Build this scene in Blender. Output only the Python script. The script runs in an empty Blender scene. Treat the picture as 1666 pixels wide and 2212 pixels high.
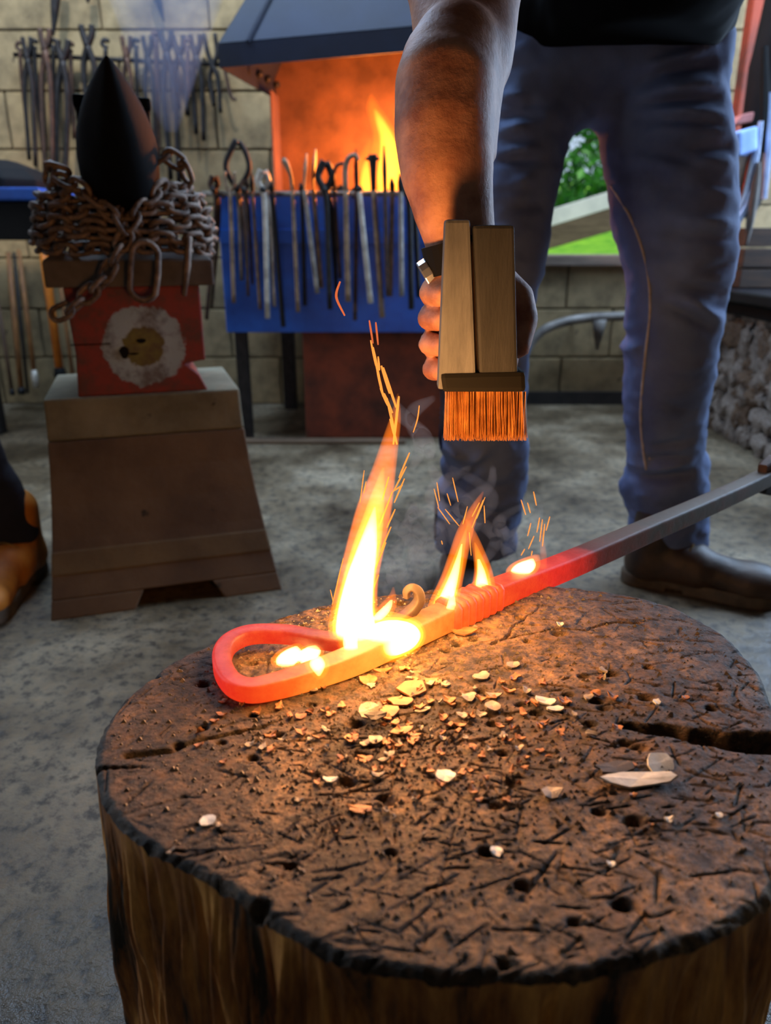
import bpy, math, random
import numpy as np
from mathutils import Vector, Matrix

random.seed(7)
rng = np.random.default_rng(11)
SC = bpy.context.scene
COL = SC.collection

# ------------------------------------------------------------------ camera
FPX, CX, CY = 1600.0, 833.0, 1106.0
PITCH = math.radians(20.0)
CAMZ = 0.66
CP, SP = math.cos(PITCH), math.sin(PITCH)
cam_d = bpy.data.cameras.new('camera')
cam = bpy.data.objects.new('camera', cam_d)
COL.objects.link(cam)
cam.location = (0, 0, CAMZ)
cam.rotation_euler = (math.pi / 2 - PITCH, 0, 0)
cam_d.sensor_fit = 'HORIZONTAL'
cam_d.sensor_width = 36.0
cam_d.lens = 36.0 * FPX / 1666.0
cam_d.clip_start = 0.02
cam_d.dof.use_dof = True
cam_d.dof.focus_distance = 0.60
cam_d.dof.aperture_fstop = 8.0
SC.camera = cam

# ------------------------------------------------------------------ world, sun, daylight, exposure
SC.view_settings.view_transform = 'Standard'
SC.view_settings.look = 'None'
SC.view_settings.gamma = 1.0
SC.view_settings.use_curve_mapping = False
SC.view_settings.exposure = 0.0
SC.cycles.max_bounces = 6
SC.cycles.transparent_max_bounces = 16
SC.cycles.volume_bounces = 0

world = bpy.data.worlds.new('sky')
SC.world = world
world.use_nodes = True
wn = world.node_tree.nodes
wn['Background'].inputs[0].default_value = (0.62, 0.78, 1.0, 1)
wn['Background'].inputs[1].default_value = 0.9


def light(name, kind, loc, energy, color, target=None, **kw):
    d = bpy.data.lights.new(name, kind)
    d.energy = energy
    d.color = color
    for k, v in kw.items():
        setattr(d, k, v)
    o = bpy.data.objects.new(name, d)
    COL.objects.link(o)
    o.location = loc
    if target is not None:
        o.rotation_euler = (Vector(target) - Vector(loc)).to_track_quat('-Z', 'Y').to_euler()
    return o


light('sun', 'SUN', (2, -3, 8), 3.0, (1.0, 0.95, 0.85), target=(1.2, 2.0, 0.0), angle=math.radians(1.0))
# daylight standing in the left doorway, the right doorway and the roof light
light('daylight_left_doorway', 'AREA', (-2.32, 1.35, 1.15), 17.0, (0.80, 0.88, 1.0), target=(0, 1.55, 0.9), shape='RECTANGLE', size=1.0, size_y=1.9)
light('daylight_right_doorway', 'AREA', (2.22, 2.45, 1.1), 95.0, (0.50, 0.70, 1.0), target=(0, 2.1, 0.3), shape='RECTANGLE', size=1.1, size_y=1.9)
light('daylight_roof_light_right', 'AREA', (1.0, 2.55, 2.36), 60.0, (0.56, 0.74, 1.0), target=(1.0, 2.6, 0), shape='RECTANGLE', size=1.0, size_y=0.7)
light('daylight_roof_light', 'AREA', (-0.75, 2.35, 2.36), 62.0, (0.54, 0.73, 1.0), target=(-0.75, 2.35, 0), shape='RECTANGLE', size=1.3, size_y=0.8)


def ray(x, y):
    u, v = (x - CX) / FPX, -(y - CY) / FPX
    return Vector((u, v * SP + CP, v * CP - SP))


def px(x, y, D):                       # the point of the place seen at pixel x, y at distance D in front
    d = ray(x, y)
    return Vector((0, 0, CAMZ)) + d * (D / d.y)


def pz(x, y, z):                       # the point seen at pixel x, y on the level z
    d = ray(x, y)
    return Vector((0, 0, CAMZ)) + d * ((z - CAMZ) / d.z)


def mpp(D, z):                         # metres per pixel at distance D and level z
    return (D * CP + (CAMZ - z) * SP) / FPX


# ------------------------------------------------------------------ materials
def lin(c):
    return tuple(((v / 255.0) / 12.92 if v / 255.0 <= 0.04045 else ((v / 255.0 + 0.055) / 1.055) ** 2.4) for v in c)


def newmat(name):
    m = bpy.data.materials.new(name)
    m.use_nodes = True
    nt = m.node_tree
    return m, nt, nt.nodes, nt.links, nt.nodes['Principled BSDF']


def ramp(nodes, stops):
    r = nodes.new('ShaderNodeValToRGB')
    el = r.color_ramp.elements
    while len(el) < len(stops):
        el.new(0.5)
    for e, (p, c) in zip(el, stops):
        e.position = p
        e.color = (*c, 1) if len(c) == 3 else c
    return r


def coords(nodes, links, stretch=(1, 1, 1), kind='Object'):
    tc = nodes.new('ShaderNodeTexCoord')
    mp = nodes.new('ShaderNodeMapping')
    mp.inputs['Scale'].default_value = stretch
    links.new(tc.outputs[kind], mp.inputs['Vector'])
    return mp.outputs['Vector']


def noise(nodes, links, vec, scale, detail=5, rough=0.6, dist=0.0):
    n = nodes.new('ShaderNodeTexNoise')
    n.inputs['Scale'].default_value = scale
    n.inputs['Detail'].default_value = detail
    n.inputs['Roughness'].default_value = rough
    n.inputs['Distortion'].default_value = dist
    links.new(vec, n.inputs['Vector'])
    return n


def mat(name, c1, c2=None, scale=20, rough=0.7, metal=0.0, bump=0.0, bscale=None, stretch=(1, 1, 1), detail=5,
        lo=0.35, hi=0.65, spots=None, spot_scale=60, spot_at=0.68, spec=0.5, dist=0.0, bdist=0.004):
    m, nt, N, L, P = newmat(name)
    c1 = lin(c1)
    c2 = lin(c2) if c2 else c1
    v = coords(N, L, stretch)
    n = noise(N, L, v, scale, detail, dist=dist)
    r = ramp(N, [(lo, c1), (hi, c2)])
    L.new(n.outputs['Fac'], r.inputs['Fac'])
    out = r.outputs['Color']
    if spots:
        n2 = noise(N, L, v, spot_scale, 3)
        r2 = ramp(N, [(spot_at, (0, 0, 0)), (spot_at + 0.06, (1, 1, 1))])
        L.new(n2.outputs['Fac'], r2.inputs['Fac'])
        mx = N.new('ShaderNodeMixRGB')
        L.new(r2.outputs['Color'], mx.inputs['Fac'])
        L.new(out, mx.inputs['Color1'])
        mx.inputs['Color2'].default_value = (*lin(spots), 1)
        out = mx.outputs['Color']
    L.new(out, P.inputs['Base Color'])
    P.inputs['Roughness'].default_value = rough
    P.inputs['Metallic'].default_value = metal
    P.inputs['Specular IOR Level'].default_value = spec
    if bump:
        n3 = noise(N, L, v, bscale or scale * 3, 6, 0.65)
        b = N.new('ShaderNodeBump')
        b.inputs['Strength'].default_value = bump
        b.inputs['Distance'].default_value = bdist
        L.new(n3.outputs['Fac'], b.inputs['Height'])
        L.new(b.outputs['Normal'], P.inputs['Normal'])
    return m


def emit(name, color, strength):
    m = bpy.data.materials.new(name)
    m.use_nodes = True
    N, L = m.node_tree.nodes, m.node_tree.links
    N.remove(N['Principled BSDF'])
    e = N.new('ShaderNodeEmission')
    e.inputs['Color'].default_value = (*color, 1)
    e.inputs['Strength'].default_value = strength
    L.new(e.outputs[0], N['Material Output'].inputs['Surface'])
    return m


def flame_mat(name, color, strength):          # glowing gas: light given off inside the volume
    m = bpy.data.materials.new(name)
    m.use_nodes = True
    N, L = m.node_tree.nodes, m.node_tree.links
    N.remove(N['Principled BSDF'])
    e = N.new('ShaderNodeEmission')
    e.inputs['Color'].default_value = (*color, 1)
    e.inputs['Strength'].default_value = strength
    L.new(e.outputs[0], N['Material Output'].inputs['Volume'])
    m.cycles.homogeneous_volume = True
    return m


def smoke_mat(name, color, density):
    m = bpy.data.materials.new(name)
    m.use_nodes = True
    N, L = m.node_tree.nodes, m.node_tree.links
    N.remove(N['Principled BSDF'])
    e = N.new('ShaderNodeVolumePrincipled')
    e.inputs['Color'].default_value = (*color, 1)
    e.inputs['Density'].default_value = density
    e.inputs['Anisotropy'].default_value = 0.3
    L.new(e.outputs[0], N['Material Output'].inputs['Volume'])
    m.cycles.homogeneous_volume = True
    return m


M = {}
M['block'] = mat('concrete_block', (158, 138, 100), (104, 90, 64), 7, 0.92, bump=0.55, bscale=70, spots=(70, 60, 44), spot_scale=26, spot_at=0.66)
M['mortar'] = mat('mortar', (112, 100, 74), (84, 74, 54), 14, 0.95, bump=0.4)
M['plaster'] = mat('limewash', (120, 112, 96), (92, 86, 72), 4, 0.95, bump=0.3)
M['ceiling'] = mat('roof_board', (60, 48, 36), (38, 30, 24), 6, 0.9)
M['dark_strip'] = mat('dark_foot_strip', (46, 42, 38), (30, 27, 25), 12, 0.9)  # dark brown strip at the foot of the back wall
M['anvil_steel'] = mat('dark_anvil_steel', (7, 7, 8), (3, 3, 4), 18, 0.75, 0.0, bump=0.15, bscale=60, spec=0.08)
M['iron'] = mat('black_iron', (44, 42, 42), (24, 23, 23), 40, 0.6, 0.5, bump=0.2, bscale=90)
M['iron_brown'] = mat('brown_iron', (84, 60, 46), (46, 34, 28), 40, 0.65, 0.35, bump=0.2)
M['iron_grey'] = mat('grey_worn_iron', (150, 144, 134), (98, 92, 84), 30, 0.5, 0.35, bump=0.15)
M['iron_tan'] = mat('tan_worn_iron', (150, 126, 100), (100, 80, 62), 30, 0.55, 0.3, bump=0.15)
M['iron_pale'] = mat('pale_bare_steel', (196, 190, 176), (146, 140, 128), 30, 0.45, 0.25, bump=0.1)
M['chain'] = mat('rusty_chain', (132, 112, 96), (66, 52, 44), 45, 0.6, 0.25, bump=0.3, bscale=120)
M['stand'] = mat('cast_stand', (104, 84, 62), (78, 60, 44), 6, 0.85, bump=0.25, bscale=50, spots=(52, 42, 30), spot_scale=22, spot_at=0.7)
M['stand_pale'] = mat('stand_pale_band', (124, 118, 96), (92, 86, 66), 9, 0.85, bump=0.25, bscale=50, spots=(48, 44, 36), spot_scale=24, spot_at=0.7)
M['stand_olive'] = mat('stand_olive_band', (112, 94, 64), (84, 68, 46), 6, 0.85, bump=0.25, bscale=50)
M['foot_block'] = mat('grey_timber', (92, 84, 76), (66, 58, 52), 16, 0.8, bump=0.3)
M['blue_paint'] = mat('blue_enamel', (36, 98, 196), (26, 70, 150), 6, 0.42, 0.1, spots=(30, 36, 60), spot_scale=22, spot_at=0.72, bump=0.05)
M['hood'] = mat('blue_grey_hood_steel', (30, 37, 56), (18, 20, 27), 3, 0.6, 0.2, bump=0.08)
M['hearth'] = mat('hearth_steel', (120, 84, 66), (78, 52, 42), 7, 0.75, 0.1, bump=0.15)
M['rust'] = mat('rust_panel', (128, 58, 32), (72, 36, 22), 9, 0.8, 0.1, bump=0.25)
M['coal'] = mat('coal', (30, 26, 24), (14, 12, 12), 40, 0.7, bump=0.5)
M['orange_handle'] = mat('orange_handle', (222, 128, 26), (190, 100, 20), 12, 0.5)
M['wood_handle'] = mat('wood_handle', (150, 100, 50), (98, 62, 32), 14, 0.65, stretch=(6, 6, 1), bump=0.1)
M['wood_dark'] = mat('dark_wood', (90, 62, 40), (54, 38, 26), 10, 0.7, stretch=(6, 6, 1), bump=0.15)
M['black'] = mat('black_rubber_and_shade', (11, 10, 10), (6, 6, 6), 20, 0.8, spec=0.2)  # black parts, and the boxes that stand in for shade
M['skin'] = mat('tanned_skin', (206, 146, 114), (152, 94, 70), 34, 0.55, bump=0.4, bscale=190, lo=0.36, hi=0.64, bdist=0.002)
M['hair'] = mat('brown_hair', (60, 44, 32), (34, 25, 20), 40, 0.7, bump=0.5)
M['shirt'] = mat('black_cotton', (6, 6, 7), (3, 3, 4), 30, 0.95, spec=0.1)
M['jeans'] = mat('blue_denim', (112, 132, 174), (70, 86, 126), 7, 0.9, bump=0.35, bscale=420, lo=0.3, hi=0.72, bdist=0.002)
M['jeans_dark'] = mat('dark_denim', (26, 34, 56), (16, 22, 38), 12, 0.9, bump=0.3, bscale=300)
M['thread'] = mat('pale_seam_thread', (206, 196, 186), (176, 164, 152), 60, 0.9)
M['boot_brown'] = mat('dark_brown_leather', (72, 52, 36), (38, 28, 20), 16, 0.5, bump=0.3, bscale=60)
M['boot_tan'] = mat('tan_leather', (196, 124, 34), (150, 88, 22), 14, 0.6, bump=0.25, bscale=60)
M['sole'] = mat('grey_tan_sole', (98, 84, 66), (70, 60, 48), 30, 0.85, bump=0.3)
M['brass'] = mat('brass_hook', (170, 140, 84), (120, 96, 56), 20, 0.35, 0.8)
M['silver'] = mat('silver_case', (196, 200, 206), (160, 164, 170), 20, 0.3, 0.8)
M['brush_pale'] = mat('pale_worn_board', (100, 102, 106), (72, 74, 78), 16, 0.75, stretch=(6, 6, 1), bump=0.2)
M['brush_dark'] = mat('dark_worn_board', (38, 40, 44), (24, 26, 29), 16, 0.75, stretch=(6, 6, 1), bump=0.2)
M['bristle'] = mat('brass_bristle', (186, 128, 66), (140, 88, 40), 60, 0.5, 0.3)
M['flake'] = mat('grey_scale_flake', (150, 140, 126), (98, 90, 80), 90, 0.55, 0.2, bump=0.3, bscale=300, spots=(90, 80, 70), spot_scale=240)
M['flake_pale'] = mat('pale_scale_flake', (206, 206, 196), (168, 168, 158), 60, 0.55, 0.1, bump=0.2)
M['flake_dark'] = mat('dark_scale_flake', (82, 78, 76), (52, 50, 48), 60, 0.6, 0.2, bump=0.2)
M['flake_rust'] = mat('rust_scale_flake', (158, 108, 66), (108, 70, 44), 60, 0.6, 0.1)
M['pipe'] = mat('grey_pipe', (140, 136, 130), (92, 88, 84), 16, 0.6, 0.3, bump=0.2)
M['white_paint'] = mat('white_painted_timber', (226, 232, 238), (196, 204, 212), 6, 0.6)
M['grey_timber'] = mat('weathered_timber', (112, 98, 84), (84, 72, 62), 8, 0.85, stretch=(1, 8, 8), bump=0.2)
M['lawn'] = mat('sunlit_grass', (132, 190, 40), (84, 150, 26), 9, 0.95, bump=0.6, bscale=60)
M['leaf'] = mat('bush_leaf', (92, 160, 70), (44, 104, 48), 4, 0.6)
M['leaf2'] = mat('bush_leaf_pale', (140, 196, 110), (90, 150, 80), 4, 0.5)
M['stone'] = mat('rubble_stone', (158, 146, 134), (92, 72, 54), 7, 0.9, bump=0.6, bscale=60, spots=(196, 192, 196), spot_scale=16, spot_at=0.6)
M['stone_brown'] = mat('brown_rubble_stone', (124, 96, 70), (64, 48, 36), 7, 0.9, bump=0.6, bscale=60, spots=(206, 202, 204), spot_scale=14, spot_at=0.62)
M['bench_steel'] = mat('dark_bench_steel', (40, 40, 46), (24, 24, 28), 12, 0.35, 0.6)
M['beige'] = mat('beige_sheet', (184, 160, 134), (150, 126, 104), 6, 0.7)
M['pale_blue'] = mat('pale_blue_cloth', (150, 178, 226), (110, 140, 200), 10, 0.8, bump=0.3)
M['pale_steel'] = mat('steel_with_blue_light', (176, 190, 216), (130, 146, 180), 12, 0.4, 0.5)  # blue daylight on the panel's steel edges is put into this colour
M['pink'] = mat('faded_pink_tin', (178, 112, 104), (140, 78, 74), 8, 0.6)
M['orange_post'] = mat('rust_orange_post', (136, 48, 18), (74, 30, 16), 8, 0.7, bump=0.2)
M['crate'] = mat('brown_crate', (66, 44, 26), (42, 28, 18), 10, 0.8, stretch=(1, 1, 6), bump=0.2)


def floor_mat():
    m, nt, N, L, P = newmat('worn_concrete_floor')
    v = coords(N, L)
    a = noise(N, L, v, 3.2, 8, 0.65)
    b = noise(N, L, v, 46, 4, 0.7)
    c = noise(N, L, v, 15, 6, 0.7)
    r = ramp(N, [(0.34, lin((60, 50, 36))), (0.5, lin((98, 85, 64))), (0.66, lin((138, 126, 104)))])
    L.new(a.outputs['Fac'], r.inputs['Fac'])
    r2 = ramp(N, [(0.36, lin((40, 34, 26))), (0.5, (0.5, 0.5, 0.5)), (0.68, lin((206, 198, 184)))])
    L.new(b.outputs['Fac'], r2.inputs['Fac'])
    mx = N.new('ShaderNodeMixRGB')
    mx.blend_type = 'OVERLAY'
    mx.inputs['Fac'].default_value = 0.75
    L.new(r.outputs['Color'], mx.inputs['Color1'])
    L.new(r2.outputs['Color'], mx.inputs['Color2'])
    r3 = ramp(N, [(0.60, (0, 0, 0)), (0.70, (1, 1, 1))])
    L.new(c.outputs['Fac'], r3.inputs['Fac'])
    mx2 = N.new('ShaderNodeMixRGB')
    L.new(r3.outputs['Color'], mx2.inputs['Fac'])
    L.new(mx.outputs['Color'], mx2.inputs['Color1'])
    mx2.inputs['Color2'].default_value = (*lin((64, 54, 42)), 1)
    L.new(mx2.outputs['Color'], P.inputs['Base Color'])
    rr = ramp(N, [(0.35, (0.35,) * 3), (0.65, (0.75,) * 3)])
    L.new(a.outputs['Fac'], rr.inputs['Fac'])
    L.new(rr.outputs['Color'], P.inputs['Roughness'])
    bp = N.new('ShaderNodeBump')
    bp.inputs['Strength'].default_value = 0.7
    bp.inputs['Distance'].default_value = 0.006
    L.new(b.outputs['Fac'], bp.inputs['Height'])
    L.new(bp.outputs['Normal'], P.inputs['Normal'])
    return m


def stump_top_mat():
    m, nt, N, L, P = newmat('hacked_end_grain')
    v = coords(N, L)
    a = noise(N, L, v, 9, 8, 0.65, 0.6)
    b = noise(N, L, v, 120, 5, 0.75)
    r = ramp(N, [(0.34, lin((42, 32, 23))), (0.5, lin((88, 68, 48))), (0.64, lin((140, 112, 80)))])
    L.new(a.outputs['Fac'], r.inputs['Fac'])
    r2 = ramp(N, [(0.40, lin((44, 38, 34))), (0.51, (0.45, 0.45, 0.45)), (0.62, lin((236, 224, 208)))])
    L.new(b.outputs['Fac'], r2.inputs['Fac'])
    mx = N.new('ShaderNodeMixRGB')
    mx.blend_type = 'OVERLAY'
    mx.inputs['Fac'].default_value = 0.85
    L.new(r.outputs['Color'], mx.inputs['Color1'])
    L.new(r2.outputs['Color'], mx.inputs['Color2'])
    L.new(mx.outputs['Color'], P.inputs['Base Color'])
    P.inputs['Roughness'].default_value = 0.62
    bp = N.new('ShaderNodeBump')
    bp.inputs['Strength'].default_value = 1.0
    bp.inputs['Distance'].default_value = 0.0035
    n3 = noise(N, L, v, 260, 6, 0.7)
    L.new(n3.outputs['Fac'], bp.inputs['Height'])
    L.new(bp.outputs['Normal'], P.inputs['Normal'])
    return m


def stump_side_mat():
    m, nt, N, L, P = newmat('stripped_log_side')
    v = coords(N, L, (1, 1, 0.16))
    a = noise(N, L, v, 38, 7, 0.65, 0.4)
    r = ramp(N, [(0.38, lin((34, 22, 13))), (0.47, lin((158, 96, 40))), (0.62, lin((236, 168, 84)))])  # ochre wood pushed to orange, standing in for warm light on the side
    L.new(a.outputs['Fac'], r.inputs['Fac'])
    L.new(r.outputs['Color'], P.inputs['Base Color'])
    P.inputs['Roughness'].default_value = 0.6
    bp = N.new('ShaderNodeBump')
    bp.inputs['Strength'].default_value = 0.6
    bp.inputs['Distance'].default_value = 0.004
    L.new(a.outputs['Fac'], bp.inputs['Height'])
    L.new(bp.outputs['Normal'], P.inputs['Normal'])
    return m


def target_mat():          # red paint with a ragged pale blue ring and an olive bull's-eye, in the block's own axes
    m, nt, N, L, P = newmat('painted_target')
    tc = N.new('ShaderNodeTexCoord')
    sep = N.new('ShaderNodeSeparateXYZ')
    L.new(tc.outputs['Object'], sep.inputs[0])
    n = noise(N, L, tc.outputs['Object'], 42, 5, 0.7)
    n2 = noise(N, L, tc.outputs['Object'], 22, 6, 0.7)
    comb = N.new('ShaderNodeCombineXYZ')
    L.new(sep.outputs['X'], comb.inputs['X'])
    L.new(sep.outputs['Z'], comb.inputs['Z'])
    sub = N.new('ShaderNodeVectorMath')
    sub.operation = 'DISTANCE'
    L.new(comb.outputs[0], sub.inputs[0])
    sub.inputs[1].default_value = (0.008, 0, 0.088)
    ad = N.new('ShaderNodeMath')
    ad.operation = 'MULTIPLY_ADD'
    L.new(n.outputs['Fac'], ad.inputs[0])
    ad.inputs[1].default_value = 0.034
    L.new(sub.outputs['Value'], ad.inputs[2])
    r = ramp(N, [(0.0, lin((118, 112, 52))), (0.49, lin((100, 94, 44))), (0.51, lin((150, 168, 182))), (0.86, lin((140, 158, 172))), (0.885, lin((124, 40, 34)))])
    r.color_ramp.interpolation = 'LINEAR'
    sc = N.new('ShaderNodeMath')
    sc.operation = 'MULTIPLY'
    L.new(ad.outputs[0], sc.inputs[0])
    sc.inputs[1].default_value = 9.6
    L.new(sc.outputs[0], r.inputs['Fac'])
    r2 = ramp(N, [(0.45, (0, 0, 0)), (0.62, (1, 1, 1))])
    L.new(n2.outputs['Fac'], r2.inputs['Fac'])
    mx = N.new('ShaderNodeMixRGB')
    m2 = N.new('ShaderNodeMath')
    m2.operation = 'MULTIPLY'
    m2.inputs[1].default_value = 0.75
    L.new(r2.outputs['Color'], m2.inputs[0])
    L.new(m2.outputs[0], mx.inputs['Fac'])
    L.new(r.outputs['Color'], mx.inputs['Color1'])
    mx.inputs['Color2'].default_value = (*lin((70, 48, 44)), 1)
    L.new(mx.outputs['Color'], P.inputs['Base Color'])
    P.inputs['Roughness'].default_value = 0.7
    b = N.new('ShaderNodeBump')
    b.inputs['Strength'].default_value = 0.5
    b.inputs['Distance'].default_value = 0.003
    L.new(n2.outputs['Fac'], b.inputs['Height'])
    L.new(b.outputs['Normal'], P.inputs['Normal'])
    return m


def hot_mat():             # iron that glows by its own heat (attribute heat along the bar)
    m, nt, N, L, P = newmat('hot_iron')
    at = N.new('ShaderNodeAttribute')
    at.attribute_name = 'glow_level'
    v = coords(N, L)
    n = noise(N, L, v, 55, 5, 0.7)
    ad = N.new('ShaderNodeMath')
    ad.operation = 'MULTIPLY_ADD'
    L.new(n.outputs['Fac'], ad.inputs[0])
    ad.inputs[1].default_value = 0.22
    L.new(at.outputs['Fac'], ad.inputs[2])
    ad2 = N.new('ShaderNodeMath')
    ad2.operation = 'SUBTRACT'
    L.new(ad.outputs[0], ad2.inputs[0])
    ad2.inputs[1].default_value = 0.11
    r = ramp(N, [(0.0, (0, 0, 0)), (0.22, (0.07, 0.003, 0.001)), (0.5, (0.78, 0.020, 0.008)), (0.72, (1.1, 0.13, 0.012)), (1.0, (1.6, 0.5, 0.05))])
    L.new(ad2.outputs[0], r.inputs['Fac'])
    L.new(r.outputs['Color'], P.inputs['Emission Color'])
    P.inputs['Emission Strength'].default_value = 1.0
    bc = ramp(N, [(0.35, lin((30, 27, 27))), (0.65, lin((54, 50, 49)))])
    L.new(n.outputs['Fac'], bc.inputs['Fac'])
    mg = N.new('ShaderNodeMixRGB')
    cl = N.new('ShaderNodeMath')
    cl.operation = 'MULTIPLY'
    cl.use_clamp = True
    cl.inputs[1].default_value = 3.0
    L.new(at.outputs['Fac'], cl.inputs[0])
    L.new(cl.outputs[0], mg.inputs['Fac'])
    mg.inputs['Color1'].default_value = (*lin((100, 91, 79)), 1)
    L.new(bc.outputs['Color'], mg.inputs['Color2'])
    L.new(mg.outputs['Color'], P.inputs['Base Color'])
    P.inputs['Roughness'].default_value = 0.5
    P.inputs['Metallic'].default_value = 0.0
    P.inputs['Specular IOR Level'].default_value = 0.3
    b = N.new('ShaderNodeBump')
    b.inputs['Strength'].default_value = 0.4
    b.inputs['Distance'].default_value = 0.002
    L.new(n.outputs['Fac'], b.inputs['Height'])
    L.new(b.outputs['Normal'], P.inputs['Normal'])
    return m


M['floor'] = floor_mat()
M['stump_top'] = stump_top_mat()
M['stump_side'] = stump_side_mat()
M['target'] = target_mat()
M['hot'] = hot_mat()
M['flame_outer'] = flame_mat('flame_outer', (1.0, 0.19, 0.006), 120)
M['flame_mid'] = flame_mat('flame_mid', (1.0, 0.30, 0.02), 200)
M['flame_core'] = flame_mat('flame_core', (1.0, 0.55, 0.16), 900)
M['flame_thin'] = flame_mat('flame_thin', (1.0, 0.15, 0.006), 60)
M['forge_outer'] = flame_mat('forge_flame_outer', (1.0, 0.20, 0.008), 14)
M['forge_core'] = flame_mat('forge_flame_core', (1.0, 0.42, 0.03), 50)
M['spark'] = emit('spark', (1.0, 0.30, 0.05), 1.35)
M['spark_dim'] = emit('spark_dim', (1.0, 0.20, 0.06), 0.75)
M['ember'] = emit('glowing_coal', (1.0, 0.22, 0.02), 2.2)
M['smoke'] = smoke_mat('thin_smoke', (0.9, 0.86, 0.82), 6.5)
M['haze'] = smoke_mat('blue_haze', (0.38, 0.60, 1.0), 3.0)


# ------------------------------------------------------------------ object helpers
def tag(o, label=None, cat=None, group=None, kind=None):
    if label: o['label'] = label
    if cat: o['category'] = cat
    if group: o['group'] = group
    if kind: o['kind'] = kind
    return o


def empty(name, loc=(0, 0, 0), rz=0.0, **kw):
    o = bpy.data.objects.new(name, None)
    COL.objects.link(o)
    o.location = loc
    o.rotation_euler = (0, 0, rz)
    return tag(o, **kw)


def link(name, me, m, parent=None, world=False, **kw):      # world: the mesh is given in the place's own axes
    o = bpy.data.objects.new(name, me)
    COL.objects.link(o)
    if m is not None and not me.materials:
        me.materials.append(m)
    if parent is not None:
        o.parent = parent
        if world:
            b = parent.matrix_basis.copy()
            if parent.parent is not None:
                b = parent.parent.matrix_basis @ parent.matrix_parent_inverse @ b
            o.matrix_parent_inverse = b.inverted()
    return tag(o, **kw)


class MB:
    def __init__(s):
        s.v, s.f, s.heat = [], [], []

    def add(s, verts, faces):
        b = len(s.v)
        s.v += [tuple(p) for p in verts]
        s.f += [tuple(i + b for i in f) for f in faces]
        return b

    def box(s, lo, hi):
        (a, b, c), (d, e, g) = lo, hi
        s.add([(a, b, c), (d, b, c), (d, e, c), (a, e, c), (a, b, g), (d, b, g), (d, e, g), (a, e, g)],
              [(0, 3, 2, 1), (4, 5, 6, 7), (0, 1, 5, 4), (1, 2, 6, 5), (2, 3, 7, 6), (3, 0, 4, 7)])
        return s

    def hexa(s, p):           # eight corners: bottom 0-3, top 4-7, counter-clockwise from above
        s.add(p, [(0, 3, 2, 1), (4, 5, 6, 7), (0, 1, 5, 4), (1, 2, 6, 5), (2, 3, 7, 6), (3, 0, 4, 7)])
        return s

    def loft(s, rings, cap=True):
        b = len(s.v)
        n = len(rings[0])
        for r in rings:
            s.v += [tuple(p) for p in r]
        for i in range(len(rings) - 1):
            for j in range(n):
                k = (j + 1) % n
                s.f.append((b + i * n + j, b + i * n + k, b + (i + 1) * n + k, b + (i + 1) * n + j))
        if cap:
            s.f.append(tuple(b + j for j in reversed(range(n))))
            s.f.append(tuple(b + (len(rings) - 1) * n + j for j in range(n)))
        return s

    def tube(s, pts, rad, n=8, sec=None, up=(0, 0, 1), cap=True):
        pts = [Vector(p) for p in pts]
        if not hasattr(rad, '__len__'):
            rad = [rad] * len(pts)
        if sec is None:
            sec = [(math.cos(2 * math.pi * k / n), math.sin(2 * math.pi * k / n)) for k in range(n)]
        rings = []
        t0 = (pts[1] - pts[0]).normalized()
        upv = Vector(up)
        if abs(t0.dot(upv)) > 0.95:
            upv = Vector((1, 0, 0)) if abs(t0.x) < 0.9 else Vector((0, 1, 0))
        nrm = (upv - t0 * upv.dot(t0)).normalized()
        for i, p in enumerate(pts):
            a = pts[max(i - 1, 0)]
            c = pts[min(i + 1, len(pts) - 1)]
            t = (c - a).normalized()
            nrm = (nrm - t * nrm.dot(t)).normalized()
            side = t.cross(nrm)
            rings.append([p + (side * q[0] + nrm * q[1]) * rad[i] for q in sec])
        return s.loft(rings, cap)

    def prism(s, poly, ext):   # planar polygon (3-D points) pushed along ext
        e = Vector(ext)
        n = len(poly)
        b = len(s.v)
        s.v += [tuple(p) for p in poly] + [tuple(Vector(p) + e) for p in poly]
        s.f.append(tuple(b + i for i in range(n)))
        s.f.append(tuple(b + n + i for i in reversed(range(n))))
        for i in range(n):
            j = (i + 1) % n
            s.f.append((b + j, b + i, b + n + i, b + n + j))
        return s

    def mesh(s, name, smooth=False, bevel=0.0):
        me = bpy.data.meshes.new(name)
        me.from_pydata(s.v, [], s.f)
        import bmesh
        bm = bmesh.new()
        bm.from_mesh(me)
        bmesh.ops.recalc_face_normals(bm, faces=bm.faces)
        if bevel:
            eds = [e for e in bm.edges if len(e.link_faces) == 2 and e.calc_face_angle(0) > 0.6]
            bmesh.ops.bevel(bm, geom=eds, offset=bevel, segments=2, affect='EDGES', profile=0.6)
        bm.to_mesh(me)
        bm.free()
        if smooth:
            me.polygons.foreach_set('use_smooth', [True] * len(me.polygons))
        return me

    def build(s, name, m, parent=None, smooth=False, bevel=0.0, **kw):
        return link(name, s.mesh(name, smooth, bevel), m, parent, **kw)


def spline(pts, n):            # Catmull-Rom through points of any dimension
    P = [np.array(p, float) for p in pts]
    P = [2 * P[0] - P[1]] + P + [2 * P[-1] - P[-2]]
    out = []
    seg = len(P) - 3
    for k in range(n):
        u = k / (n - 1) * seg
        i = min(int(u), seg - 1)
        t = u - i
        a, b, c, d = P[i:i + 4]
        out.append(0.5 * ((2 * b) + (-a + c) * t + (2 * a - 5 * b + 4 * c - d) * t * t + (-a + 3 * b - 3 * c + d) * t ** 3))
    return out


SQ = [(-1, -0.72), (-0.72, -1), (0.72, -1), (1, -0.72), (1, 0.72), (0.72, 1), (-0.72, 1), (-1, 0.72)]


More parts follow.
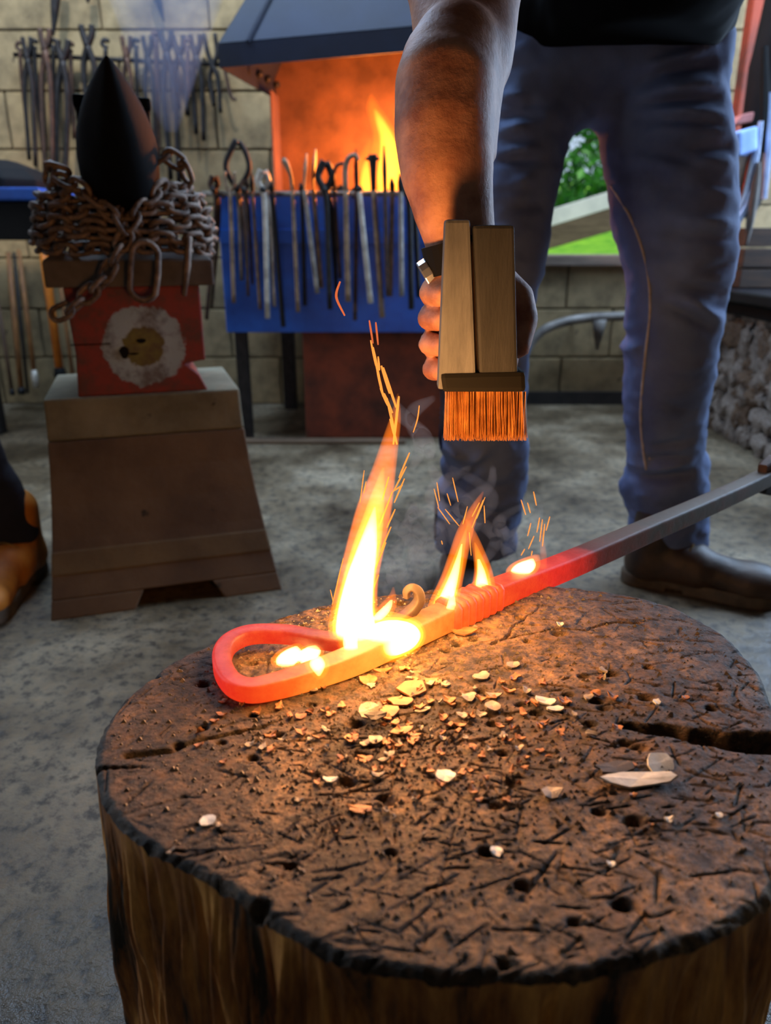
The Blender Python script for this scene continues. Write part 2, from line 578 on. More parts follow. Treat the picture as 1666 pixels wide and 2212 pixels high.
def mesh_np(name, V, F, smooth=True):
    me = bpy.data.meshes.new(name)
    me.vertices.add(len(V))
    me.vertices.foreach_set('co', np.asarray(V, np.float32).ravel())
    k = F.shape[1]
    me.loops.add(F.size)
    me.loops.foreach_set('vertex_index', F.ravel().astype(np.int32))
    me.polygons.add(len(F))
    me.polygons.foreach_set('loop_start', np.arange(0, F.size, k, dtype=np.int32))
    me.polygons.foreach_set('use_smooth', np.full(len(F), smooth))
    me.update(calc_edges=True)
    me.validate()
    return me


# value noise on arrays
_LAT = rng.random((64, 64, 64)).astype(np.float32)


def vnoise(x, y, z=0.0):
    x, y, z = np.broadcast_arrays(np.asarray(x, np.float32), np.asarray(y, np.float32), np.asarray(z, np.float32))
    xi, yi, zi = np.floor(x).astype(int), np.floor(y).astype(int), np.floor(z).astype(int)
    fx, fy, fz = x - xi, y - yi, z - zi
    fx, fy, fz = [f * f * (3 - 2 * f) for f in (fx, fy, fz)]
    r = 0
    for a in (0, 1):
        for b in (0, 1):
            for c in (0, 1):
                w = (fx if a else 1 - fx) * (fy if b else 1 - fy) * (fz if c else 1 - fz)
                r = r + w * _LAT[(xi + a) & 63, (yi + b) & 63, (zi + c) & 63]
    return r * 2 - 1


def fbm(x, y, z=0.0, o=4):
    r, a, s = 0, 1.0, 1.0
    for k in range(o):
        r = r + a * vnoise(x * s + 17.3 * k, y * s + 5.1 * k, z * s + 9.7 * k)
        a *= 0.5
        s *= 2.03
    return r


# ------------------------------------------------------------------ smooth solid modelling (distance fields + surface nets)
def cone(P, a, b, ra, rb, flat=None):
    a, b = np.array(a, np.float32), np.array(b, np.float32)
    ab = b - a
    q = P - a
    t = np.clip((q @ ab) / max(float(ab @ ab), 1e-9), 0, 1)
    q = q - t[:, None] * ab
    if flat is not None:
        ax, k = np.array(flat[0], np.float32), flat[1]
        ax = ax / np.linalg.norm(ax)
        q = q + np.outer((q @ ax) * (1.0 / k - 1.0), ax)
    return np.sqrt((q * q).sum(1)) - (ra + (rb - ra) * t)


def ball(P, c, r):
    q = (P - np.array(c, np.float32)) / np.array(r, np.float32)
    l = np.sqrt((q * q).sum(1))
    return (l - 1.0) * float(min(r))


def smin(a, b, k):
    h = np.clip(0.5 + 0.5 * (b - a) / k, 0, 1)
    return b + (a - b) * h - k * h * (1 - h)


def smax(a, b, k):
    return -smin(-a, -b, k)


def nets(f, lo, hi, h):
    lo, hi = np.array(lo, float), np.array(hi, float)
    B = 8
    nb = np.maximum(np.ceil((hi - lo) / (h * B)).astype(int), 1)
    n = nb * B + 1
    V = np.full(n, 1.0, np.float32)
    bx = np.stack(np.meshgrid(*[np.arange(k) for k in nb], indexing='ij'), -1).reshape(-1, 3)
    cen = (lo + (bx + 0.5) * B * h).astype(np.float32)
    d = f(cen)
    act = np.abs(d) < B * h * 1.25
    for b, s in zip(bx[~act], d[~act]):
        if s < 0:
            V[b[0] * B:b[0] * B + B + 1, b[1] * B:b[1] * B + B + 1, b[2] * B:b[2] * B + B + 1] = -1.0
    off = np.stack(np.meshgrid(*[np.arange(B + 1)] * 3, indexing='ij'), -1).reshape(-1, 3)
    ab = bx[act]
    for i in range(0, len(ab), 400):
        idx = (ab[i:i + 400, None, :] * B + off[None]).reshape(-1, 3)
        V[idx[:, 0], idx[:, 1], idx[:, 2]] = f((lo + idx * h).astype(np.float32))
    ins = V < 0
    c = np.zeros(n - 1, np.int8)
    for a in (0, 1):
        for b in (0, 1):
            for e in (0, 1):
                c += ins[a:n[0] - 1 + a, b:n[1] - 1 + b, e:n[2] - 1 + e]
    cells = np.argwhere((c > 0) & (c < 8))
    acc = np.zeros((len(cells), 3))
    cnt = np.zeros(len(cells))
    cor = [(a, b, e) for a in (0, 1) for b in (0, 1) for e in (0, 1)]
    for p in cor:
        for ax in range(3):
            if p[ax] == 0:
                q = list(p); q[ax] = 1
                va = V[cells[:, 0] + p[0], cells[:, 1] + p[1], cells[:, 2] + p[2]]
                vb = V[cells[:, 0] + q[0], cells[:, 1] + q[1], cells[:, 2] + q[2]]
                m = (va < 0) != (vb < 0)
                t = np.where(m, va / np.where(m, va - vb, 1), 0)
                pos = np.array(p, float)[None] + np.zeros((len(cells), 3))
                pos[:, ax] = t
                acc[m] += pos[m]
                cnt[m] += 1
    verts = lo + (cells + acc / cnt[:, None]) * h
    ID = np.full(n - 1, -1, np.int64)
    ID[cells[:, 0], cells[:, 1], cells[:, 2]] = np.arange(len(cells))
    quads = []
    for ax in range(3):
        u, w = (ax + 1) % 3, (ax + 2) % 3
        sl0 = [slice(1, n[k] - 1) for k in range(3)]
        sl0[ax] = slice(0, n[ax] - 1)
        sl1 = list(sl0)
        sl1[ax] = slice(1, n[ax])
        A, Bv = ins[tuple(sl0)], ins[tuple(sl1)]
        e = np.argwhere(A != Bv)
        if not len(e):
            continue
        s = A[e[:, 0], e[:, 1], e[:, 2]]
        e = e + np.array([0 if k == ax else 1 for k in range(3)])
        def at(du, dw):
            g = e.copy(); g[:, u] -= du; g[:, w] -= dw
            return ID[g[:, 0], g[:, 1], g[:, 2]]
        q = np.stack([at(1, 1), at(0, 1), at(0, 0), at(1, 0)], 1)
        q[~s] = q[~s][:, ::-1]
        quads.append(q)
    return verts, np.concatenate(quads)


def sdf_obj(name, f, lo, hi, h, m, parent=None, **kw):
    v, q = nets(f, lo, hi, h)
    return link(name, mesh_np(name, v, q), m, parent, **kw)


# ================================================================== the setting
YB = 3.2
WX0, WX1, WZ0, WZ1 = 0.56, 1.24, 0.60, 1.42       # the window opening in the back wall
XL, XR, YF, ZC = -2.4, 2.3, -1.6, 2.45

b = MB()
b.box((XL - 0.3, YF - 0.3, -0.12), (XR + 0.3, YB + 0.35, 0.0))
b.build('floor', M['floor'], label='worn mottled grey concrete workshop floor', kind='structure')
b = MB()
# roof with an opening for the roof light
zt_ = ZC + 0.1
b.box((XL - 0.3, YF - 0.3, ZC), (XR + 0.3, 1.95, zt_)).box((XL - 0.3, 2.9, ZC), (XR + 0.3, YB + 0.35, zt_))
for xa, xb in ((XL - 0.3, -1.4), (-0.1, 0.5), (1.5, XR + 0.3)):
    b.box((xa, 1.95, ZC), (xb, 2.9, zt_))
b.build('ceiling', M['ceiling'], label='dark boarded workshop roof overhead', kind='structure')
b = MB()
b.box((XL - 0.2, YF, 0), (XL, 0.95, ZC)).box((XL - 0.2, 2.15, 0), (XL, YB + 0.2, ZC)).box((XL - 0.2, 0.95, 2.15), (XL, 2.15, ZC))
b.build('wall_left', M['plaster'], label='limewashed left wall with an open doorway', kind='structure')
b = MB()
b.box((XR, YF, 0), (XR + 0.2, 1.85, ZC)).box((XR, 3.05, 0), (XR + 0.2, YB + 0.2, ZC)).box((XR, 1.85, 2.15), (XR + 0.2, 3.05, ZC))
b.build('wall_right', M['plaster'], label='limewashed right wall with an open doorway', kind='structure')
b = MB()
b.box((XL - 0.2, YF - 0.2, 0), (XR + 0.2, YF, ZC))
b.build('wall_front', M['plaster'], label='limewashed wall behind the viewer', kind='structure')

b = MB()
y0, y1 = YB + 0.006, YB + 0.2
b.box((XL, y0, 0), (WX0, y1, ZC)).box((WX1, y0, 0), (XR, y1, ZC)).box((WX0, y0, 0), (WX1, y1, WZ0)).box((WX0, y0, WZ1), (WX1, y1, ZC))
wall = b.build('wall_back', M['mortar'], label='tan concrete block back wall with a glassless window opening', kind='structure')
BH, BL, J = 0.2, 0.4, 0.007
full = MB().box((-BL / 2 + J / 2, -0.012, -BH / 2 + J / 2), (BL / 2 - J / 2, 0.02, BH / 2 - J / 2)).mesh('concrete_block', bevel=0.004)
for r in range(int(ZC / BH) + 1):
    z0, z1 = r * BH, min((r + 1) * BH, ZC)
    x = XL - (0.2 if r % 2 else 0.0) - 0.05
    while x < XR:
        xa, xb = max(x, XL), min(x + BL, XR)
        x += BL
        spans = [(xa, xb)]
        if z1 > WZ0 + 0.01 and z0 < WZ1 - 0.01:
            spans = [(xa, min(xb, WX0)), (max(xa, WX1), xb)]
        for (p, q) in spans:
            if q - p < 0.03:
                continue
            if abs(q - p - BL) < 1e-4 and z1 - z0 > BH - 1e-4:
                o = link('concrete_block', full, M['block'], wall)
                o.location = ((p + q) / 2, YB + random.uniform(-0.003, 0.003), (z0 + z1) / 2)
                o.rotation_euler = (random.uniform(-.004, .004), random.uniform(-.004, .004), random.uniform(-.006, .006))
            else:
                o = MB().box((p + J / 2, YB - 0.012, z0 + J / 2), (q - J / 2, YB + 0.02, z1 - J / 2)).build('concrete_block', M['block'], wall, bevel=0.004)
b = MB()
b.box((0.34, YB - 0.03, 0.0), (XR, YB - 0.012, 0.055))
b.build('baseboard_back', M['dark_strip'], label='dark strip along the foot of the back wall under the window', kind='structure')
w = empty('window_1', (0.9, YB, WZ0), kind='structure', label='open window in the block wall looking onto a green garden')
MB().box((WX0 - 0.03, YB - 0.05, WZ0 - 0.03), (WX1 + 0.03, YB + 0.22, WZ0 + 0.012)).build('window_sill', M['grey_timber'], w, world=True, bevel=0.005)
MB().box((WX0 - 0.03, YB - 0.02, WZ1), (WX1 + 0.03, YB + 0.21, WZ1 + 0.07)).build('lintel', M['grey_timber'], w, world=True, bevel=0.005)

# ---- outdoors: lawn bank, bush, slanting rail
b = MB()
nx, ny = 26, 26
vs = []
for j in range(ny):
    for i in range(nx):
        X = -3 + 10 * i / (nx - 1); Y = YB + 0.36 + 9 * j / (ny - 1)
        zz = 0.25 + 0.135 * (Y - YB) + 0.05 * math.sin(3 * X) * math.cos(2 * Y)
        vs.append((X, Y, zz))
b.add(vs, [(j * nx + i, j * nx + i + 1, (j + 1) * nx + i + 1, (j + 1) * nx + i) for j in range(ny - 1) for i in range(nx - 1)])
b.build('lawn', M['lawn'], smooth=True, label='bright sunlit lawn outside the window', kind='structure')


def bush(loc, rx, ry, rz, n, m, label):
    o = empty('garden_bush', loc, label=label, cat='bush', group='bushes outside the window')
    st = MB()
    for k in range(5):
        a = k * 1.26
        st.tube([(0, 0, -0.5), (0.1 * math.cos(a), 0.1 * math.sin(a), 0.2), (0.55 * rx * math.cos(a), 0.55 * ry * math.sin(a), rz * 1.1)], [0.03, 0.022, 0.008], 6)
    st.build('stem', M['wood_dark'], o, smooth=True)
    u = rng.normal(size=(n, 3)); u /= np.linalg.norm(u, axis=1)[:, None]
    rad = rng.uniform(0.55, 1.0, n) ** 0.6
    c = u * rad[:, None] * np.array([rx, ry, rz]) + np.array([0, 0, rz * 0.9])
    lump = 1 + 0.18 * fbm(u[:, 0] * 3, u[:, 1] * 3, u[:, 2] * 3, 3)
    c = (c - [0, 0, rz * 0.9]) * lump[:, None] + [0, 0, rz * 0.9]
    a = rng.normal(size=(n, 3)); a /= np.linalg.norm(a, axis=1)[:, None]
    t = np.cross(a, rng.normal(size=(n, 3))); t /= np.linalg.norm(t, axis=1)[:, None]
    s = rng.uniform(0.035, 0.075, n)[:, None]
    nrm = np.cross(a, t) * 0.12
    V = np.stack([c - a * s, c + t * s * 0.5 + nrm * s, c + a * s, c - t * s * 0.5 + nrm * s], 1).reshape(-1, 3)
    link('leaves', mesh_np('leaves', V, np.arange(4 * n).reshape(-1, 4), False), m, o, kind='stuff')


bush((1.3, 7.9, 0.85), 1.7, 0.8, 0.9, 7000, M['leaf'], 'leafy green bush outside the window, seen between the smith\'s legs')
bush((4.6, 9.2, 1.0), 1.4, 0.9, 1.1, 4200, M['leaf2'], 'pale green bush farther right in the garden')
bush((-2.0, 9.2, 1.0), 1.3, 0.9, 1.1, 3600, M['leaf'], 'dark green bush farther left in the garden')

D = 5.1
rail = empty('sloping_rail', px(1180, 520, D), label='weathered rail with a white top sloping across the garden window', cat='rail')
A0, A1 = px(1120, 511, D), px(1480, 401, D)
B0, B1 = px(1120, 556, D), px(1480, 455, D)
d = (A1 - A0).normalized()
A0, B0, A1, B1 = A0 - d * 0.25, B0 - d * 0.25, A1 + d * 0.2, B1 + d * 0.2
dep = Vector((0, 0.10, 0))
MB().prism([A0, A1, B1, B0], dep).build('beam', M['grey_timber'], rail, world=True, bevel=0.004)
up = (A0 - B0) * 0.80
MB().prism([A0 + up * 0.02, A1 + up * 0.02, A1 + up, A0 + up], Vector((0, 0.06, 0))).build('top_board', M['white_paint'], rail, world=True, bevel=0.004)
for q in (0.06, 0.92):
    c = B0.lerp(B1, q) + Vector((0, 0.05, 0))
    MB().box((c.x - 0.03, c.y + 0.055, 0.1), (c.x + 0.03, c.y + 0.11, c.z + 0.05)).build('post', M['grey_timber'], rail, world=True, bevel=0.004)

# ================================================================== the chopping block
ZS = 0.37
OUT = [(200, 1640), (207, 1600), (232, 1545), (290, 1488), (360, 1430), (440, 1390), (560, 1345), (680, 1308), (850, 1280), (1000, 1268), (1150, 1262),
       (1300, 1272), (1440, 1302), (1560, 1360), (1640, 1440), (1664, 1510), (1725, 1600), (1750, 1740), (1700, 1890), (1560, 2010), (1320, 2085),
       (1050, 2105), (880, 2100), (740, 2068), (640, 2020), (540, 1955), (440, 1890), (330, 1835), (250, 1775), (212, 1705)]
pts = np.array([pz(x, y, ZS)[:2] for x, y in OUT])
SCX, SCY = 0.045, 0.405
th = np.arctan2(pts[:, 1] - SCY, pts[:, 0] - SCX)
rr = np.hypot(pts[:, 1] - SCY, pts[:, 0] - SCX)
o_ = np.argsort(th)
NT, NR = 1080, 260
T = np.linspace(-math.pi, math.pi, NT, endpoint=False)
R = np.interp(T, np.r_[th[o_] - 2 * math.pi, th[o_], th[o_] + 2 * math.pi], np.r_[rr[o_]] .repeat(1) if False else np.r_[rr[o_], rr[o_], rr[o_]])
ker = np.hanning(41); ker /= ker.sum()
R = np.convolve(np.r_[R[-20:], R, R[:20]], ker, 'valid')
R = R * (1 + 0.006 * fbm(np.cos(T) * 9, np.sin(T) * 9, 0.0, 4))
rho = np.linspace(0, 1, NR + 1)[1:] ** 0.85
RX = SCX + np.outer(rho * R.max() * 0 + rho, R) * np.cos(T)
RY = SCY + np.outer(rho, R) * np.sin(T)
Zt = 0.0011 * fbm(RX * 16, RY * 16, 0.0, 3) + 0.00045 * fbm(RX * 150, RY * 210, 3.0, 4)
# hack marks: short straight cuts in many directions
for k in range(1150):
    a = rng.uniform(0, 2 * math.pi); q = math.sqrt(rng.random())
    i = int((a + math.pi) / (2 * math.pi) * NT) % NT
    cx_, cy_ = SCX + q * R[i] * math.cos(T[i]), SCY + q * R[i] * math.sin(T[i])
    an = rng.normal(0.35 if cx_ < 0.05 else -0.1, 0.5) if rng.random() < 0.72 else rng.uniform(0, math.pi)
    ln, wd, dp = rng.uniform(0.002, 0.012) * (2.0 if k % 12 == 0 else 1.0), rng.uniform(0.00045, 0.0008), rng.uniform(0.0008, 0.0022)
    du, dv = math.cos(an), math.sin(an)
    near = (np.abs(RX - cx_) < ln + 0.004) & (np.abs(RY - cy_) < ln + 0.004)
    X_, Y_ = RX[near] - cx_, RY[near] - cy_
    s_, t_ = X_ * du + Y_ * dv, -X_ * dv + Y_ * du
    Zt[near] -= dp * np.exp(-(t_ / wd) ** 2) * np.clip((ln - np.abs(s_)) / 0.004, 0, 1)
holes = [(545, 1432), (500, 1455), (672, 1523), (770, 1565), (600, 1592), (437, 1572), (335, 1462), (960, 1405), (985, 1392), (1020, 1382), (1140, 1385), (1290, 1515), (1305, 1530),
         (1275, 1565), (1350, 1605), (1320, 1455), (1105, 1690), (1070, 1740), (1240, 1990), (1345, 1955), (1130, 1910), (1085, 1625), (1400, 1440), (1160, 1540), (1040, 1493), (840, 1730), (1260, 1460)]
holes = [tuple(pz(x, y, ZS)[:2]) for x, y in holes]
for k in range(30):
    a, q = rng.uniform(0, 6.28), math.sqrt(rng.random()) * 0.95
    holes.append((SCX + q * 0.19 * math.cos(a), SCY + q * 0.19 * math.sin(a)))
for (hx, hy) in holes:
    r_ = rng.uniform(0.0018, 0.0036)
    g = np.exp(-(((RX - hx) / (r_ * 1.5)) ** 2 + ((RY - hy) / r_) ** 2) ** 1.5)
    Zt -= g * rng.uniform(0.004, 0.008)


def groove(a, b2, w, dp, wob=0.004):
    global Zt
    a, b2 = np.array(pz(*a, ZS)[:2]), np.array(pz(*b2, ZS)[:2])
    ln = np.linalg.norm(b2 - a); u = (b2 - a) / ln
    X_, Y_ = RX - a[0], RY - a[1]
    s_, t_ = X_ * u[0] + Y_ * u[1], -X_ * u[1] + Y_ * u[0]
    t_ = t_ + wob * fbm(s_ * 40, s_ * 0 + dp * 900, 1.0, 3)
    ww = w * (0.25 + 0.75 * np.clip(s_ / ln, 0, 1))
    Zt = Zt - dp * np.exp(-(t_ / ww) ** 4) * np.clip(s_ / 0.02, 0, 1) * np.clip((ln - s_) / 0.004, 0, 1)


groove((1330, 1562), (1790, 1625), 0.0105, 0.034)
groove((330, 1665), (190, 1668), 0.0016, 0.008)
groove((620, 1560), (260, 1640), 0.003, 0.004)
groove((420, 1420), (560, 1475), 0.0016, 0.004)
groove((1180, 1300), (1060, 1395), 0.0014, 0.004)
groove((1010, 1390), (1390, 1340), 0.0012, 0.003)
lip = np.clip((rho - 0.975) / 0.025, 0, 1)[:, None]
Zt = Zt - 0.004 * lip ** 2 - 0.003 * lip * np.abs(fbm(np.cos(T) * 22, np.sin(T) * 22, 2.0, 3))[None]
Zt += ZS
RX[0], RY[0], Zt[0] = SCX, SCY, Zt[1].mean()
V = np.concatenate([[[SCX, SCY, ZS - 0.002]], np.stack([RX, RY, Zt], -1).reshape(-1, 3)])[1:]
F = []
j = np.arange(NT); k = (j + 1) % NT
for i in range(NR - 1):
    F.append(np.stack([i * NT + j, (i + 1) * NT + j, (i + 1) * NT + k, i * NT + k], 1))
F = np.concatenate(F)
stump = empty('chopping_block', (SCX, SCY, 0), label='large hacked round wooden chopping block under the glowing iron', cat='chopping block')
me = mesh_np('hacked_top', V, F)
link('hacked_top', me, M['stump_top'], stump, world=True)


def stump_z(x, y):
    a = math.atan2(y - SCY, x - SCX)
    i = int(round((a + math.pi) / (2 * math.pi) * NT)) % NT
    q = min(math.hypot(x - SCX, y - SCY) / R[i], 1)
    return float(Zt[int(np.argmin(np.abs(rho - q))), i])


NZ = 60
zz = np.linspace(0, 1, NZ)
side = []
for i, u in enumerate(zz):
    flare = 1 + 0.02 * u + 0.10 * np.clip((u - 0.6) / 0.4, 0, 1) ** 2
    rip = 0.008 * fbm(np.cos(T) * 14, np.sin(T) * 14, u * 2.0, 4) + 0.0035 * fbm(np.cos(T) * 60, np.sin(T) * 60, u * 3.0, 3)
    rd = R * flare + rip * min(1, u * 8)
    z = Zt[-1] * (1 - u)
    side.append(np.stack([SCX + rd * np.cos(T), SCY + rd * np.sin(T), z], -1))
Vs = np.concatenate(side)
Fs = np.concatenate([np.stack([i * NT + j, (i + 1) * NT + j, (i + 1) * NT + k, i * NT + k], 1)[:, ::-1] for i in range(NZ - 1)])
link('log_side', mesh_np('log_side', Vs, Fs), M['stump_side'], stump, world=True)

# ================================================================== glowing hook bar
def on_line(x, y, P0, P1):            # the point at the pixel in the upright plane through P0 and P1
    d = ray(x, y); n = Vector((P1.y - P0.y, -(P1.x - P0.x), 0))
    return Vector((0, 0, CAMZ)) + d * ((P0 - Vector((0, 0, CAMZ))).dot(n) / d.dot(n))


ZBAR = ZS + 0.0105
lo_ = [(760, 1427), (660, 1463), (590, 1483), (542, 1491), (506, 1480), (485, 1452), (480, 1420), (492, 1394), (522, 1376), (562, 1369), (625, 1371), (690, 1382), (740, 1386), (795, 1374), (840, 1350), (872, 1334)]
P0, P1 = pz(760, 1427, ZBAR), pz(1060, 1286, ZBAR)
far = [(1666 + 60, 1000), (1666, 1026), (1600, 1058), (1500, 1103), (1400, 1146), (1300, 1190), (1200, 1232)]
path, size, heat = [], [], []
HR = {1726: 0, 1666: 0.0, 1600: 0.0, 1500: 0.0, 1400: 0.02, 1300: 0.12, 1200: 0.46}
for (x, y) in far:
    path.append(on_line(x, y, P0, P1)); size.append(0.0105); heat.append(HR[x])
path.append(P1); size.append(0.0105); heat.append(0.60)
path.append(P1.lerp(P0, 0.35)); size.append(0.0100); heat.append(0.76)
path.append(P1.lerp(P0, 0.7)); size.append(0.0094); heat.append(0.90)
hl = [0.92, 0.80, 0.66, 0.56, 0.50, 0.47, 0.46, 0.47, 0.50, 0.52, 0.50, 0.40, 0.46, 0.6, 0.4, 0.3]
zl = [-.001, -.002, -.002, -.002, -.002, -.002, -.001, 0, .001, .002, .003, .004, .004, .005, .007, .009]
sl = [.0088, .0082, .0080, .0078, .0078, .0078, .0078, .0077, .0076, .0074, .0072, .0070, .0068, .0066, .0058, .0052]
for (x, y), h_, z_, s_ in zip(lo_, hl, zl, sl):
    path.append(pz(x, y, ZBAR + z_)); size.append(s_); heat.append(h_)
Dc = path[-1].y
for (x, y), s_ in zip([(893, 1316), (906, 1296), (903, 1277), (890, 1269), (879, 1277), (879, 1292)], [.0050, .0044, .004, .0036, .0032, .0024]):
    path.append(px(x, y, Dc + 0.004)); size.append(s_); heat.append(0.22)
full_ = spline([(*p, s, h) for p, s, h in zip(path, size, heat)], 210)
NS = 20
def bar_sec(w_):                       # w_ 1: square bar, 0: round
    out = []
    for k_ in range(NS):
        a = 2 * math.pi * (k_ + 0.5) / NS
        c_, s_ = math.cos(a), math.sin(a)
        e_ = 0.24 * w_ + 0.86 * (1 - w_)
        out.append((math.copysign(abs(c_) ** e_, c_), math.copysign(abs(s_) ** e_, s_)))
    return out
b = MB()
b.tube([q[:3] for q in full_], [q[3] for q in full_], sec=bar_sec(1.0))
cen_ = [Vector(q[:3]) for q in full_]
for i_, q in enumerate(full_):         # drawn out round towards the loop
    w_ = float(np.clip((len(full_) * 0.46 - i_) / 30.0, 0.0, 1.0))
    t_ = (cen_[min(i_ + 1, len(cen_) - 1)] - cen_[max(i_ - 1, 0)]).normalized()
    ring_ = [Vector(b.v[i_ * NS + k_]) - cen_[i_] for k_ in range(NS)]
    u_ = (ring_[NS // 4] + ring_[NS // 4 - 1]).normalized(); v_ = t_.cross(u_)
    for k_, (c_, s_) in enumerate(bar_sec(w_)):
        old = bar_sec(1.0)[k_]
        p_ = ring_[k_]
        f_ = math.hypot(c_, s_) / math.hypot(*old)
        b.v[i_ * NS + k_] = tuple(cen_[i_] + p_ * f_)
bar = empty('hook_bar', (P0.x, P0.y, ZS), label='square iron bar bent into a glowing red loop with a curled tip', cat='iron bar')
me = bpy.data.meshes.new('bar')
me.from_pydata(b.v, [], b.f)
me.polygons.foreach_set('use_smooth', [True] * len(me.polygons))
at = me.attributes.new('glow_level', 'FLOAT', 'POINT')
at.data.foreach_set('value', np.repeat([max(q[4], 0) for q in full_], NS).astype(np.float32))
link('bar', me, M['hot'], bar, world=True)
# wrapped collar of ridges
for q in np.linspace(0.0, 0.34, 7):
    c = P1.lerp(P0, q); dd = (P0 - P1).normalized()
    cb = MB(); cb.tube([c - dd * 0.0042, c - dd * 0.003, c, c + dd * 0.003, c + dd * 0.0042], [0.0100, 0.0122, 0.0130, 0.0122, 0.0100], sec=SQ)
    cm = cb.mesh('collar_ridge', True)
    at = cm.attributes.new('glow_level', 'FLOAT', 'POINT')
    at.data.foreach_set('value', np.full(len(cm.vertices), 0.60 + 0.2 * q, np.float32))
    link('collar_ridge', cm, M['hot'], bar, world=True)

# tongs gripping the cold end of the bar
bd = (path[0] - path[2]).normalized()
E = path[1] - bd * 0.006
tg = empty('gripping_tongs', E, label='rusty tongs clamped on the dark end of the iron bar', cat='tongs')
for s in (1, -1):
    n_ = bd.cross(Vector((bd.y, -bd.x, 0))).normalized() * (0.016 * s)
    if n_.z * s < 0: n_ = -n_
    t_ = MB(); t_.tube([E - bd * (0.030 if s > 0 else 0.018) + n_ * 0.95, E + bd * 0.0 + n_ * 1.15, E + bd * 0.05 + n_ * 1.2, E + bd * 0.09 - n_ * 0.1, E + bd * 0.14 - n_ * 1.2, E + bd * 0.42 - n_ * 1.7], [0.006, 0.0085, 0.009, 0.010, 0.007, 0.0055], sec=SQ)
    t_.build('rein_and_jaw', M['iron_brown'] if s > 0 else M['iron'], tg, world=True, bevel=0.001)
sd = Vector((bd.y, -bd.x, 0)).normalized()
MB().tube([E + bd * 0.09 - sd * 0.016, E + bd * 0.09 + sd * 0.016], 0.008, 10).build('rivet', M['iron_brown'], tg, world=True, smooth=True)
MB().tube([E - bd * 0.002 - sd * 0.013 + Vector((0, 0, .012)), E - bd * 0.002 + sd * 0.013 + Vector((0, 0, .012))], 0.0075, 8).build('jaw_knob', M['iron_brown'], tg, world=True, smooth=True)

# ================================================================== scale flakes on the block
def flake_mesh(w, l, seed, th=0.0011, curl=0.002, lo=0.55, hi=1.25):
    r = random.Random(seed)
    n = r.randint(9, 13)
    bt, tp = [], []
    for i in range(n):
        a = 2 * math.pi * i / n
        q = r.uniform(lo, hi)
        x, y = l / 2 * q * math.cos(a), w / 2 * q * math.sin(a)
        z = curl * ((x / l) ** 2 * 3 + r.uniform(-0.12, 0.12))
        bt.append((x, y, z)); tp.append((x * 0.97, y * 0.97, z + th))
    m = MB()
    b0 = m.add(bt + tp + [(0, 0, 0), (0, 0, th * 1.15)], [])
    for i in range(n):
        j_ = (i + 1) % n
        m.f += [(i, j_, n + j_, n + i), (2 * n, j_, i), (2 * n + 1, n + i, n + j_)]
    return m.mesh('scale_flake', False)


def flake(x, y, wpx, hpx, m, label, group=None, rot=0.0, lift=0.0, seed=0, tilt=0.0):
    P = pz(x, y, ZS)
    k = mpp(P.y, ZS)
    el = math.atan2(CAMZ - ZS, P.y)
    me = flake_mesh(hpx * k / max(math.sin(el), 0.3), wpx * k, seed, curl=0.0012 + 0.0006 * (seed % 4), lo=0.8 if group is None else 0.55, hi=1.12 if group is None else 1.25)
    o = link('scale_flake', me, M[m], None, label=label, cat='flake', group=group)
    o.location = (P.x, P.y, stump_z(P.x, P.y) + 0.0006 + lift)
    o.rotation_euler = (tilt, 0, rot)
    return o


